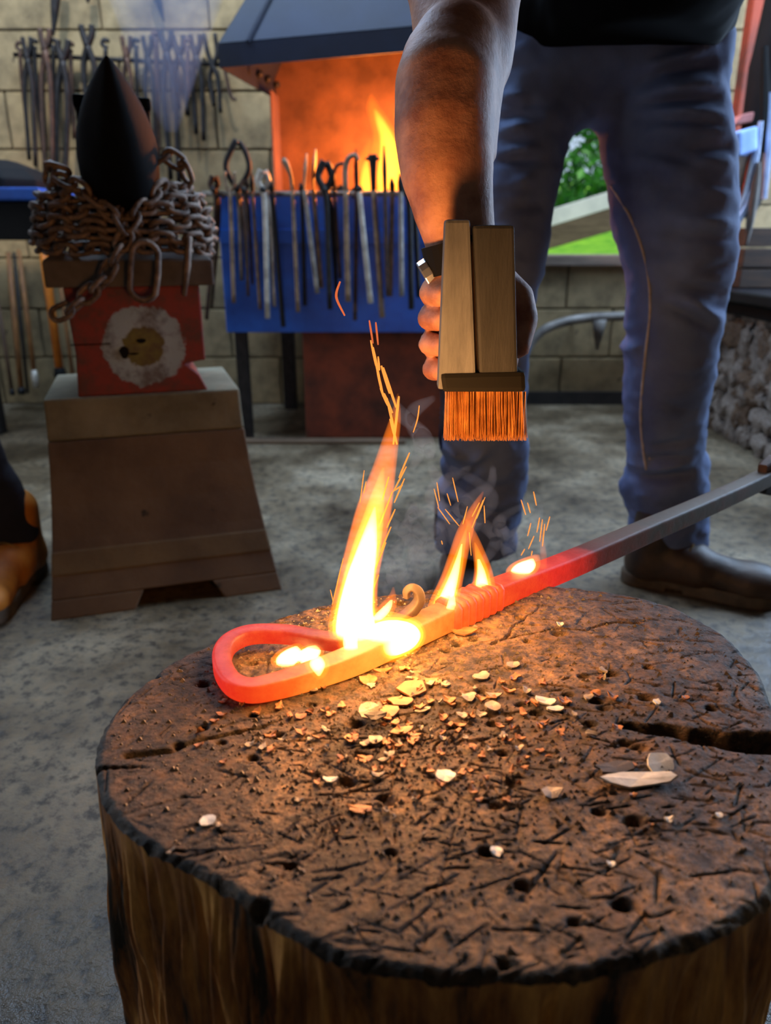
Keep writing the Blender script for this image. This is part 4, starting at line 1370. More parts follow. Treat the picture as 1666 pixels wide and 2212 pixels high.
# hood
FL, FR = px(478, 147, 2.60), px(1120, 92, 2.50)
BLk, BRk = Vector((-0.405, 3.16, 1.165)), Vector((FR.x, 3.16, FR.z))
up1 = Vector((0, 0, 0.062))
t1, t2 = Vector((FL.x + 0.40, 2.85, 1.85)), Vector((FR.x - 0.3, 2.85, 1.85))
t3, t4 = Vector((FR.x - 0.3, 3.16, 1.85)), Vector((FL.x + 0.40, 3.16, 1.85))
def shell(quads, th=0.006):
    m_ = MB()
    for q in quads:
        q = [Vector(p) for p in q]
        n = (q[1] - q[0]).cross(q[2] - q[0]).normalized() * th
        m_.prism(q, n)
    return m_
shell([(FL, FR, FR + up1, FL + up1), (BLk, FL, FL + up1, BLk + up1), (FR, BRk, BRk + up1, FR + up1)]).build('hood_skirt', M['hood'], fg, world=True)
shell([(FL + up1, FR + up1, t2, t1), (BLk + up1, FL + up1, t1, t4), (FR + up1, BRk + up1, t3, t2), (BRk + up1, BLk + up1, t4, t3)]).build('hood', M['hood'], fg, world=True)
mb = MB().box((t1.x, t1.y, 1.84), (t2.x, 3.16, ZC)); mb.build('flue', M['hood'], fg, world=True)
mb = MB(); sp_ = px(540, 90, 2.62)
mb.tube([FL.lerp(FR, 0.10) + up1 + Vector((0, -0.008, 0)), (FL + up1).lerp(FR + up1, 0.10).lerp(t1.lerp(t2, 0.10), 0.95) + Vector((0, -0.008, 0))], 0.007, 6); mb.build('hood_seam', M['hood'], fg, world=True)
for q in (0.45, 0.6, 0.78):
    c = FL.lerp(BLk, q) + Vector((0.03, 0, 0.03))
    mb = MB(); mb.tube([c, c + Vector((0.010, -0.010, 0.0))], 0.011, 8); mb.build('bolt', M['iron'], fg, world=True, smooth=True)
mb = MB().box((FX0, FD - 0.05, 0), (FX1 - 0.35, FD - 0.0, 0.012)); mb.build('floor_plate', M['stand'], fg, world=True, bevel=0.003)
# coals
for i in range(60):
    c = Vector((rs.uniform(-0.22, 0.26), rs.uniform(2.72, 3.05), 0.795 + rs.uniform(0, 0.03)))
    r_ = rs.uniform(0.016, 0.03)
    m_ = MB()
    m_.loft([[(c.x + r_ * k1 * math.cos(a + q) * rs.uniform(.8, 1.2), c.y + r_ * k1 * math.sin(a + q) * rs.uniform(.8, 1.2), c.z + zz_ * r_) for a in [2 * math.pi * w_ / 6 for w_ in range(6)]] for q, k1, zz_ in ((0, .6, -.8), (.3, 1, 0), (.6, .5, .8))])
    hot = math.hypot(c.x + 0.0, c.y - 2.9) < 0.13
    m_.build('coal', M['ember'] if hot else M['coal'], fg, world=True)

Fd = 2.86
def forge_flame(label, o, c_):
    flame('forge_flame', label, [('outer_flame', 'forge_outer', o), ('core_flame', 'forge_core', c_)], Fd, 'flames in the forge', flat=0.8)


forge_flame('tall twisting flame in the forge hearth, beside the smith\'s arm',
            [(838, 415, 34), (842, 380, 42), (838, 330, 36), (832, 290, 27), (818, 255, 21), (806, 228, 14), (802, 202, 3)],
            [(838, 412, 22), (842, 380, 27), (842, 335, 22), (836, 296, 16), (822, 262, 11), (810, 236, 3)])
forge_flame('broad lower flame at the left foot of the tall forge flame',
            [(792, 418, 26), (792, 390, 24), (790, 350, 18), (796, 318, 10), (802, 296, 2)], [(792, 416, 16), (792, 390, 14), (792, 358, 8), (795, 335, 2)])
forge_flame('forge flame mostly hidden behind the smith\'s arm',
            [(900, 415, 40), (898, 360, 42), (886, 300, 32), (872, 240, 20), (860, 190, 3)], [(900, 412, 26), (896, 360, 26), (886, 310, 18), (876, 270, 3)])
light('forge_fire_light', 'POINT', px(830, 345, 2.84), 40.0, (1.0, 0.26, 0.03), shadow_soft_size=0.07)

# ================================================================== tools on the forge rail
def rod(pts_, D, sec=None, n=7):
    P = [Vector(px(x, y, D + dd)) for x, y, r, dd in pts_]
    rad = [r * mpp(D, p.z) for (x, y, r, dd), p in zip(pts_, P)]
    m_ = MB()
    if len(P) > 2:
        S = spline([(*p, r) for p, r in zip(P, rad)], 4 * len(P))
        P, rad = [Vector(q[:3]) for q in S], [max(q[3], .0008) for q in S]
    m_.tube(P, rad, n, sec)
    return m_


DT = FD - 0.052
ORD = ['first', 'second', 'third', 'fourth', 'fifth', 'sixth', 'seventh', 'eighth', 'ninth', 'tenth', 'eleventh', 'twelfth', 'thirteenth', 'fourteenth', 'fifteenth', 'sixteenth', 'seventeenth', 'eighteenth', 'nineteenth', 'twentieth', 'twenty-first', 'twenty-second']
# (handle bottom x, y, rail x, width px, material, head kind, head height px, what it looks like, name)
RAILT = [
    (447, 690, 462, 6, 'iron_brown', 'tongs', 34, 'dark tongs', 'hanging_tongs'),
    (505, 655, 497, 6, 'iron_tan', 'fork', 44, 'thin tan fork', 'hanging_fork'),
    (523, 606, 513, 6, 'iron_grey', 'tongs', 112, 'grey tongs with big round jaws', 'hanging_tongs'),
    (537, 640, 528, 5, 'iron_brown', 'tongs', 26, 'brown tongs', 'hanging_tongs'),
    (562, 668, 545, 5, 'iron_tan', 'point', 40, 'tan poker', 'hanging_poker'),
    (579, 688, 568, 8, 'iron_pale', 'tongs', 46, 'pale bright steel tongs', 'hanging_tongs'),
    (612, 706, 588, 7, 'iron', 'point', 22, 'black poker', 'hanging_poker'),
    (644, 674, 632, 6, 'iron_tan', 'curve', 72, 'tan tool with a curved top', 'hanging_hook'),
    (659, 660, 652, 6, 'iron', 'point', 20, 'black poker', 'hanging_poker'),
    (686, 634, 658, 7, 'iron_grey', 'spade', 82, 'grey tool with a wide oval head', 'hanging_shovel'),
    (694, 622, 677, 7, 'iron_tan', 'spade', 92, 'tan tool with a long oval head', 'hanging_shovel'),
    (714, 668, 702, 8, 'iron', 'tongs', 66, 'black tongs with an open ring jaw', 'hanging_tongs'),
    (735, 602, 722, 5, 'iron_brown', 'hook', 60, 'thin brown hook', 'hanging_hook'),
    (752, 652, 747, 8, 'iron_tan', 'hook', 78, 'tan rod with a hooked top', 'hanging_hook'),
    (767, 692, 771, 6, 'iron_brown', 'point', 92, 'brown rod with a tall pointed top', 'hanging_poker'),
    (801, 655, 776, 8, 'iron_pale', 'point', 14, 'pale bright steel rod', 'hanging_poker'),
    (826, 686, 807, 8, 'iron_tan', 'tee', 80, 'rod with a flared tee shaped top', 'hanging_fuller'),
    (843, 640, 848, 7, 'iron_tan', 'point', 30, 'short tan rod', 'hanging_poker'),
    (838, 640, 832, 6, 'iron_brown', 'point', 100, 'rod with a tall blade top', 'hanging_poker'),
    (868, 640, 866, 7, 'iron_grey', 'point', 40, 'grey rod', 'hanging_poker'),
    (890, 668, 880, 9, 'iron', 'tongs', 20, 'thick black tongs', 'hanging_tongs'),
]
RAILT.sort(key=lambda t: t[2])
for i, (xb, yb, xr, w_, m_, kind, hh, look, nm) in enumerate(RAILT):
    yr = 414
    w_ = w_ * 1.35 + 0.5
    Dk = DT - 0.012 * (i % 2)
    r = empty(nm, px(xb, yb, Dk), label='%s on the forge rail, %s from the left' % (look, ORD[i]), cat='tool', group='tools on the forge rail')
    mm = M[m_]
    if kind == 'tongs':
        rod([(xr - w_ * .2, yr - 6, w_ * .6, 0), (xr + w_ * .4, yr + 40, w_ * .55, 0), (xb - 1, yb, w_ * .5, 0)], Dk).build('rein', mm, r, world=True, smooth=True)
        rod([(xr + w_ * .2, yr - 6, w_ * .6, 0.01), (xr + w_ * 1.3, yr + 50, w_ * .5, 0.012), (xb + w_ * 1.2, yb - 26, w_ * .4, 0.012)], Dk).build('rein', mm, r, world=True, smooth=True)
        b_ = hh * .22
        mm = M['iron'] if m_ == 'iron_grey' else mm
        rod([(xr, yr - 2, w_ * .7, 0), (xr - b_, yr - hh * .45, w_ * .7, 0), (xr - b_ * .6, yr - hh * .78, w_ * .75, 0), (xr - 2, yr - hh, w_ * .8, 0)], Dk).build('jaw', mm, r, world=True, smooth=True)
        rod([(xr, yr - 2, w_ * .7, 0.01), (xr + b_, yr - hh * .42, w_ * .7, 0.01), (xr + b_ * .7, yr - hh * .76, w_ * .7, 0.01), (xr + 3, yr - hh * .96, w_ * .7, 0.01)], Dk).build('jaw', mm, r, world=True, smooth=True)
        c = px(xr, yr - 4, Dk)
        MB().tube([c + Vector((0, -.012, 0)), c + Vector((0, .016, 0))], 0.009, 9).build('rivet', M['iron'], r, world=True, smooth=True)
    else:
        rod([(xr, yr - 4, w_ * .5, 0), ((xr + xb) / 2, (yr + yb) / 2, w_ * .55, 0), (xb, yb, w_ * .55, 0)], Dk).build('handle', mm, r, world=True, smooth=True)
        hm = M['iron'] if m_ in ('iron', 'iron_brown') else mm
        if kind == 'point':
            rod([(xr, yr, w_ * .5, 0), (xr - 1, yr - hh * .5, w_ * .62, 0), (xr - 2, yr - hh, w_ * .2, 0)], Dk, SQ).build('head', M['iron'], r, world=True)
        elif kind == 'hook':
            rod([(xr, yr, w_ * .5, 0), (xr - 1, yr - hh * .6, w_ * .5, 0), (xr + 6, yr - hh * .92, w_ * .5, 0), (xr + 20, yr - hh, w_ * .45, 0), (xr + 27, yr - hh * .86, w_ * .4, 0)], Dk).build('hook', hm, r, world=True, smooth=True)
        elif kind == 'tee':
            rod([(xr, yr, w_ * .5, 0), (xr - 1, yr - hh * .7, w_ * .7, 0), (xr - 2, yr - hh, w_ * .9, 0)], Dk).build('neck', M['iron'], r, world=True, smooth=True)
            rod([(xr - 18, yr - hh * .88, 2.0, 0), (xr - 2, yr - hh * .9, 7, 0), (xr + 14, yr - hh * .88, 2.0, 0)], Dk).build('head', M['iron'], r, world=True, smooth=True)
        elif kind == 'fork':
            for s in (-1, 1):
                rod([(xr, yr, w_ * .5, 0), (xr + s * 9, yr - hh * .3, w_ * .4, 0), (xr + s * 10, yr - hh, w_ * .3, 0)], Dk).build('tine', hm, r, world=True, smooth=True)
        elif kind == 'curve':
            rod([(xr, yr, w_ * .5, 0), (xr - 4, yr - hh * .5, w_ * .5, 0), (xr - 16, yr - hh * .9, w_ * .9, 0), (xr - 14, yr - hh, w_ * .3, 0)], Dk).build('head', hm, r, world=True, smooth=True)
        elif kind == 'spade':
            rod([(xr, yr, w_ * .6, 0), (xr, yr - hh * .3, 12, 0), (xr + 2, yr - hh * .65, 16, 0), (xr + 5, yr - hh, 7, 0)], Dk, sec=[(math.cos(2 * math.pi * q / 10), 0.25 * math.sin(2 * math.pi * q / 10)) for q in range(10)]).build('blade', M['iron_tan'], r, world=True, smooth=True)

# ================================================================== tongs hanging on the back wall
DW = 3.13
rk = empty('wall_rack', px(260, 130, YB - 0.02), label='dark iron bar rack on the wall behind the anvil', cat='rack')
MB().tube([px(30, 118, DW + 0.02), px(480, 140, DW + 0.02)], 0.008, 8).build('bar', M['iron'], rk, world=True, smooth=True)
for x in (60, 250, 440):
    c = px(x, 128, DW + 0.02)
    MB().tube([c, (c.x, YB, c.z)], 0.006, 6).build('peg', M['iron'], rk, world=True)
WT = [(43, 96, 62, 310, 5, 0), (57, 80, 70, 360, 6, 1), (74, 92, 92, 330, 6, 0), (96, 62, 106, 400, 7, 1), (115, 90, 118, 340, 6, 0), (136, 86, 132, 398, 8, 1), (152, 98, 160, 300, 6, 0), (186, 54, 200, 260, 8, 1), (228, 90, 228, 200, 6, 0),
      (272, 78, 280, 330, 6, 1), (294, 90, 300, 300, 6, 0), (317, 78, 330, 330, 6, 1), (337, 76, 344, 350, 7, 0), (357, 66, 378, 402, 8, 1), (384, 76, 396, 250, 8, 1), (405, 90, 408, 200, 6, 0), (421, 75, 432, 304, 7, 1), (452, 72, 470, 244, 6, 1), (484, 130, 511, 216, 5, 0)]
for i, (x0, y0_, x1, y1_, w_, tw) in enumerate(WT):
    D_ = DW - 0.022 * (i % 2)
    w_ = w_ * 1.6
    nm = 'wall_tongs' if tw else 'wall_poker'
    lab = ('dark iron tongs' if tw else 'dark iron poker') + ' hanging on the wall behind the anvil, %s from the left' % ORD[i]
    r = empty(nm, px(x1, y1_, D_), label=lab, cat='tongs' if tw else 'poker', group='tools on the back wall')
    mm = M['iron'] if i % 3 else M['iron_brown']
    yp = y0_ + (70 if i == 17 else 46)
    xm = x0 + (x1 - x0) * (yp - y0_) / (y1_ - y0_)
    if tw:
        wj = 12 if i == 17 else w_ * .9
        for s in (-1, 1):
            rod([(xm, yp, w_ * .6, .008 * s), (xm + s * wj * .8, yp - 26, w_ * .55, .008 * s), (x0 + s * wj, y0_, w_ * .5, .008 * s)], D_).build('jaw', mm, r, world=True, smooth=True)
            rod([(xm, yp, w_ * .6, .008 * s), (xm - s * w_ * .9 + (x1 - xm) * .3, yp + (y1_ - yp) * .3, w_ * .5, .008 * s), (x1 - s * w_ * .7, y1_ - (14 if s > 0 else 0), w_ * .42, .008 * s)], D_).build('rein', mm, r, world=True, smooth=True)
        c = px(xm, yp, D_)
        MB().tube([c + Vector((0, -.016, 0)), c + Vector((0, .016, 0))], 0.010, 8).build('rivet', mm, r, world=True, smooth=True)
    else:
        rod([(x0, y0_ + 12, w_ * .5, 0), (xm, yp + 30, w_ * .5, 0), (x1, y1_, w_ * .35, 0)], D_).build('shaft', mm, r, world=True, smooth=True)
        rod([(x0 + 4, y0_ + 14, w_ * .5, 0), (x0 - 7, y0_ + 6, w_ * .5, 0), (x0 - 3, y0_ - 4, w_ * .5, 0), (x0 + 7, y0_ - 1, w_ * .5, 0)], D_).build('eye', mm, r, world=True, smooth=True)
for (x0, y0_, x1, y1_, lab) in [(124, -60, 115, 78, 'dark pointed iron hanging above the tong rack on the left'), (325, -60, 354, 46, 'dark pointed iron hanging above the tong rack near the hood'), (188, -50, 190, 6, 'short dark iron hanging between the two pointed ones')]:
    r = rod([(x0, y0_, 9, 0), ((x0 + x1) / 2, (y0_ + y1_) / 2, 8, 0), (x1, y1_, 2, 0)], DW, SQ).build('hanging_iron', M['iron'], None, label=lab, cat='tool')

# ================================================================== left corner: bench and leaning handles
bn = empty('side_bench', px(0, 700, 2.25), label='blue topped bench cut off by the left edge', cat='bench')
c0, c1_ = px(82, 404, 2.15), px(82, 432, 2.15)
MB().box((XL + 0.02, 2.15, c1_.z), (c0.x, 2.75, c0.z)).build('top', M['blue_paint'], bn, world=True, bevel=0.006)
MB().box((XL + 0.1, 2.2, c1_.z - 0.10), (c0.x - 0.05, 2.7, c1_.z - 0.002)).build('under_top_shade', M['black'], bn, world=True, bevel=0.004)  # black box put in for the deep shade below the bench top
for x in (XL + 0.15, c0.x - 0.5):
    for y in (2.24, 2.66):
        MB().box((x - 0.025, y - 0.025, 0), (x + 0.025, y + 0.025, c1_.z - 0.01)).build('leg', M['iron'], bn, world=True, bevel=0.003)
cl = MB()
q0 = px(20, 400, 2.3)
cl.loft([[(q0.x + a * k_ + o_, 2.38 + b_ * k_, c0.z + z_) for a, b_ in ((-.14, -.1), (.0, -.12), (.07, -.06), (.075, .08), (-.06, .12), (-.15, .08))] for k_, o_, z_ in ((1, 0, 0.001), (1.0, 0, 0.03), (.8, -.02, 0.06), (.4, -.05, 0.085))])
cl.build('black_tool_bag', M['black'], None, bevel=0.008, label='low black bundle lying on the blue topped bench', cat='bundle')


def leaning(name, label, xa, ya, xb, yb, w_, m_, D0=3.05, D1=3.14, tip=None, cat='handle'):
    r = empty(name, px(xb, yb, D0), label=label, cat=cat, group='long handles leaning by the wall')
    A, B = px(xb, yb, D0), px(xa, ya, D1)
    rr_ = w_ * mpp(D0, 0.3)
    MB().tube([A, A.lerp(B, .5), B], [rr_, rr_ * 1.05, rr_ * .9], 8).build('handle', M[m_], r, world=True, smooth=True)
    if tip:
        tm, ln = tip
        dn = (A - B).normalized()
        MB().tube([A - dn * 0.01, A + dn * ln * .3, A + dn * ln], [rr_ * 1.25, rr_ * 1.6, rr_ * 1.2], 8).build('tool_head', M[tm], r, world=True, smooth=True)


leaning('sledge_hammer', 'orange handled tool leaning left of the anvil, black at the foot', 78, 430, 129, 800, 9, 'orange_handle', tip=('black', 0.05), cat='tool')
leaning('shovel', 'brown wooden handle leaning, second from the left edge', 18, 545, 46, 842, 6, 'wood_handle', tip=('iron', 0.02), cat='tool')
leaning('broom', 'brown wooden handle with a pale metal end left of the orange one', 40, 540, 74, 805, 5, 'wood_handle', tip=('iron_pale', 0.06), cat='tool')
leaning('iron_rod', 'thin dark rod leaning between the two brown handles', 30, 545, 60, 850, 3.5, 'iron', cat='tool')
leaning('rake', 'thin yellowish handle leaning right beside the orange one', 118, 520, 160, 832, 4, 'wood_handle', tip=('iron', 0.015), cat='tool')
leaning('spade', 'thin grey brown handle leaning at the far left edge', -6, 640, 26, 846, 4, 'wood_dark', tip=('iron', 0.015), cat='tool')

# ================================================================== pipe on the wall
pp = empty('wall_pipe', px(1300, 690, 3.1), label='grey pipe bending along the wall below the window', cat='pipe')
P_ = [px(1080, 860, 3.10), px(1125, 780, 3.10), px(1160, 725, 3.10), px(1205, 700, 3.10), px(1270, 687, 3.10), px(1360, 683, 3.10), px(1480, 683, 3.10), px(1560, 684, 3.10)]
S_ = spline(P_, 40)
MB().tube(S_, 0.019, 10).build('pipe', M['pipe'], pp, world=True, smooth=True)
cA, cB = px(1296, 690, 3.09), px(1290, 756, 3.12)
MB().tube([cA, cA.lerp(cB, .5), cB], [0.030, 0.020, 0.005], 8).build('bracket', M['pipe'], pp, world=True, smooth=True)
for x in (1250, 1440):
    c = px(x, 690, 3.1); MB().tube([c, (c.x, YB, c.z)], 0.008, 6).build('clip', M['iron'], pp, world=True)

# ================================================================== right side: rubble plinth, bench slab and clutter
PX0, PY0, PY1, PZ = 1.225, 1.95, 3.12, 0.46
pl = empty('rubble_plinth', (1.5, 2.5, 0), label='low rough rubble stone plinth along the right side', cat='plinth')
MB().box((PX0 + 0.03, PY0 + 0.03, 0), (1.85, PY1, PZ)).build('core', M['mortar'], pl, world=True)


def stone_mesh(seed):
    r = random.Random(seed)
    import bmesh
    bm = bmesh.new()
    bmesh.ops.create_icosphere(bm, subdivisions=3, radius=1.0)
    ph = [r.uniform(0, 6) for _ in range(6)]
    for v in bm.verts:
        p = v.co
        k_ = 1 + 0.16 * math.sin(3 * p.x + ph[0]) * math.sin(2.4 * p.y + ph[1]) + 0.13 * math.sin(4.2 * p.z + ph[2]) + 0.07 * math.sin(7 * p.x + 5 * p.z + ph[3])
        k_ += 0.30 * float(fbm(p.x * 2.2 + seed * 7, p.y * 2.2, p.z * 2.2, 4))
        v.co = Vector((math.copysign(abs(p.x) ** .8, p.x), math.copysign(abs(p.y) ** .8, p.y), math.copysign(abs(p.z) ** .8, p.z))) * k_
    me_ = bpy.data.meshes.new('stone')
    bm.to_mesh(me_); bm.free()
    me_.materials.append(M['stone'] if seed % 3 else M['stone_brown'])
    return me_


SM = [stone_mesh(i) for i in range(6)]
def stones(axis, a0, a1, fixed):
    z = 0.03
    while z < PZ:
        hgt = rs.uniform(0.05, 0.10)
        a = a0 + rs.uniform(0, .03)
        while a < a1:
            w_ = rs.uniform(0.03, 0.085)
            o = link('stone', SM[rs.randrange(6)], None, pl)
            c = (fixed + rs.uniform(.012, .03), a, z) if axis == 'y' else (a, fixed + rs.uniform(.012, .03), z)
            o.location = Vector(c) - Vector((1.5, 2.5, 0))
            o.scale = (0.03, w_ * .62, hgt * .62) if axis == 'y' else (w_ * .62, 0.03, hgt * .62)
            o.rotation_euler = (rs.uniform(-.7, .7), rs.uniform(-.3, .3), rs.uniform(-.3, .3))
            a += w_
        z += hgt * .92


stones('y', PY0 + .02, PY1, PX0)
stones('x', PX0 + .02, 1.62, PY0)
slab = empty('bench_slab', (1.5, 2.5, PZ), label='dark steel bench slab lying on the rubble plinth', cat='bench top')
MB().box((1.165, PY0 - 0.05, PZ + 0.012), (1.85, PY1, PZ + 0.047)).build('plate', M['bench_steel'], slab, world=True, bevel=0.006)
MB().box((1.20, PY0 - 0.02, PZ - 0.035), (1.85, PY1, PZ + 0.012)).build('underframe', M['black'], slab, world=True, bevel=0.004)
ZB = PZ + 0.047
crd = 2.72
A = px(1612, 520, crd)
cr = empty('brown_crate', (1.5, 2.85, ZB), label='brown wooden crate standing on the dark bench slab', cat='crate')
for k_ in range(3):
    MB().box((A.x, crd, ZB + 0.003 + k_ * 0.068), (1.80, crd + 0.24, ZB + 0.064 + k_ * 0.068)).build('board', M['crate'], cr, world=True, bevel=0.003)
D_ = 2.62
tip = px(1578, 492, D_)
gp = empty('leaning_panel', px(1580, 500, D_), label='beige panel with a pale bluish steel edge hanging behind the smith\'s hip', cat='panel')
pan = [px(1540, 335, D_), px(1616, 337, D_), px(1583, 478, D_), px(1548, 440, D_)]
MB().prism(pan, (0, 0.012, 0)).build('sheet', M['beige'], gp, world=True, bevel=0.002)
MB().tube([px(1644, 262, D_ - .006), px(1634, 330, D_ - .006), px(1614, 420, D_ - .006), px(1584, 498, D_ - .006)], [0.006, 0.009, 0.011, 0.010], sec=SQ).build('edge_rail', M['pale_steel'], gp, world=True)
MB().tube([px(1585, 490, D_ - .012), px(1612, 448, D_ - .012), px(1622, 412, D_ - .012)], [0.012, 0.010, 0.006], sec=SQ).build('edge_foot', M['pale_steel'], gp, world=True)
MB().prism([px(1622, 330, D_ + .01), px(1642, 330, D_ + .01), px(1618, 440, D_ + .01), px(1598, 450, D_ + .01)], (0, .012, 0)).build('rust_side', M['orange_post'], gp, world=True, bevel=0.002)
cb = MB()
cb.loft([[px(x, y, D_ + dd) for x, y, dd in ((1558, 292 + o, -.03), (1600, 284 + o, -.05), (1636, 270 + o, -.03), (1638, 276 + o, .05), (1600, 290 + o, .06), (1556, 298 + o, .05))] for o in (0, 18, 38, 52)])
cb.build('folded_cloth', M['pale_blue'], None, bevel=0.008, label='pale blue cloth folded over the top of the beige panel', cat='cloth')
cb = MB()
a_, b_ = px(1590, 282, D_ + .14), px(1640, 240, D_ + .14)
cb.prism([px(1585, 270, D_ + .12), px(1632, 262, D_ + .12), px(1640, 238, D_ + .12), px(1606, 246, D_ + .12)], (0, .08, 0))
cb.build('pink_tin', M['pink'], None, bevel=0.006, label='faded pink tin above the pale blue cloth', cat='tin')
po = empty('rusty_post', (px(1620, 200, 3.05).x, 3.05, ZB), label='rust orange steel post rising at the right edge', cat='post')
xp = px(1622, 120, 3.05).x
MB().box((xp - 0.026, 3.03, ZB), (xp + 0.026, 3.09, ZC)).build('shaft', M['orange_post'], po, world=True, bevel=0.006)
MB().box((xp - 0.04, 3.015, ZB), (xp + 0.04, 3.105, ZB + 0.015)).build('foot_plate', M['orange_post'], po, world=True, bevel=0.003)
for (lab, x0, y0_, x1, y1_, m_) in [('dark leather strap hanging beside the rusty post, tallest', 1652, 100, 1648, 330, 'black'), ('pale bluish strap hanging at the right edge beside the dark one', 1664, 200, 1650, 430, 'pale_steel')]:
    rod([(x0, y0_, 5, 0), ((x0 + x1) / 2 + 2, (y0_ + y1_) / 2, 7, 0), (x1, y1_, 5, 0)], 2.68, SQ).build('hanging_strap', M[m_], None, label=lab, cat='strap')
ap = MB(); cA = px(1668, 150, 2.74)
for k_ in range(2):
    pass
ap.loft([[(cA.x + .0 + w_ * math.cos(a) * (1 + .2 * math.sin(3 * a + z_ * 9)), 2.78 + .05 * math.sin(a), z_) for a in [2 * math.pi * q / 18 for q in range(18)]] for z_, w_ in ((0.74, .03), (0.80, .05), (0.88, .055), (1.0, .06), (1.2, .05), (1.4, .03), (2.44, .004))])
ap.build('hanging_apron', M['black'], None, smooth=True, label='dark leather apron hanging at the right edge above the bench slab', cat='apron')
sp2 = MB(); 
rod([(1612, 530, 3, 0), (1622, 470, 9, 0), (1632, 400, 9, 0), (1640, 350, 4, 0)], 2.6).build('canvas_roll', M['foot_block'], None, smooth=True, label='grey canvas roll leaning on the crate', cat='roll')

# ================================================================== people
def polyR(P, pts_, rad, flat=None):
    d = None
    for i in range(len(pts_) - 1):
        e = cone(P, pts_[i], pts_[i + 1], rad[i], rad[i + 1], flat)
        d = e if d is None else np.minimum(d, e)
    return d


def pr(x, y, D, r):                 # pixel point + radius in pixels -> point, radius in metres
    p = px(x, y, D)
    return p, r * mpp(D, p.z)


def chainpts(L_):
    q = [pr(*t) for t in L_]
    S = spline([(*p, r) for p, r in q], 3 * len(q) - 2)
    return [s[:3] for s in S], [float(s[3]) for s in S]


legR, radR = chainpts([(1165, 200, 1.36, 105), (1140, 300, 1.33, 92), (1118, 430, 1.30, 84), (1092, 560, 1.27, 84), (1062, 680, 1.26, 90), (1040, 800, 1.29, 99), (1042, 930, 1.33, 96), (1046, 1040, 1.37, 88), (1026, 1105, 1.39, 96), (1022, 1190, 1.41, 88)])
legL, radL = chainpts([(1430, 180, 1.36, 130), (1438, 300, 1.34, 142), (1452, 430, 1.32, 136), (1467, 550, 1.30, 122), (1457, 660, 1.30, 108), (1446, 800, 1.33, 100), (1438, 920, 1.37, 86), (1437, 985, 1.39, 82), (1438, 1036, 1.40, 96), (1438, 1070, 1.41, 86), (1440, 1145, 1.42, 88)])
FOLDS = []                          # wrinkles: ridges (+) and valleys (-) as lines on the cloth
def fold(a, b2, w_, amp, D=1.26):
    A, B = px(*a, D), px(*b2, D)
    FOLDS.append((A.x, A.z, B.x, B.z, w_, amp))


for (a, b2, amp) in [((1390, 145), (1560, 95), .006), ((1400, 165), (1560, 130), -.006), ((1380, 205), (1575, 180), .008), ((1390, 222), (1570, 205), -.009), ((1390, 238), (1580, 258), .007), ((1400, 256), (1575, 275), -.008), ((1420, 272), (1590, 285), .005),
                     ((1360, 340), (1500, 380), .006), ((1420, 385), (1580, 425), .006), ((1420, 400), (1580, 410), -.006), ((1470, 325), (1585, 318), -.006), ((1440, 470), (1590, 490), .005), ((1400, 500), (1590, 520), -.005), ((1480, 350), (1590, 360), .005),
                     ((1440, 610), (1570, 640), -.008), ((1480, 590), (1580, 560), -.006), ((1450, 640), (1560, 690), .007), ((1420, 650), (1540, 715), -.008), ((1500, 655), (1575, 668), -.007),
                     ((1350, 745), (1390, 725), -.004), ((1350, 770), (1390, 750), .004), ((1450, 800), (1530, 780), .004), ((1440, 870), (1520, 900), -.004), ((1420, 985), (1520, 960), -.006),
                     ((1345, 1030), (1420, 1048), .007), ((1345, 1062), (1420, 1064), -.011), ((1420, 1064), (1535, 1045), -.011), ((1430, 1040), (1530, 1012), .007), ((1420, 1015), (1500, 1000), -.006),
                     ((1085, 195), (1150, 215), .006), ((1085, 210), (1190, 225), -.006), ((1075, 250), (1180, 245), -.006), ((1075, 285), (1140, 262), .006), ((1075, 330), (1170, 318), .006), ((1075, 345), (1180, 345), -.006), ((1100, 400), (1160, 380), .005), ((1100, 450), (1180, 440), -.004),
                     ((945, 960), (1010, 1005), .010), ((1010, 1005), (1060, 965), .009), ((960, 1000), (1000, 1060), -.006), ((1040, 1000), (980, 1090), -.007), ((915, 1085), (1120, 1108), .008), ((915, 1125), (1115, 1130), -.012), ((930, 1150), (1110, 1145), .006), ((950, 1070), (1120, 1060), -.006),
                     ((1060, 900), (1120, 1000), .005), ((940, 880), (960, 960), .006)]:
    fold(a, b2, 0.0105 if abs(amp) > .007 else 0.009, amp * 1.7)
crotch = px(1222, 262, 1.34)
pelA, pelRa = pr(1195, 130, 1.37, 128)
pelB, pelRb = pr(1425, 120, 1.37, 140)
wst, wr = pr(1330, 20, 1.36, 120)


radL = [r * 0.955 for r in radL]


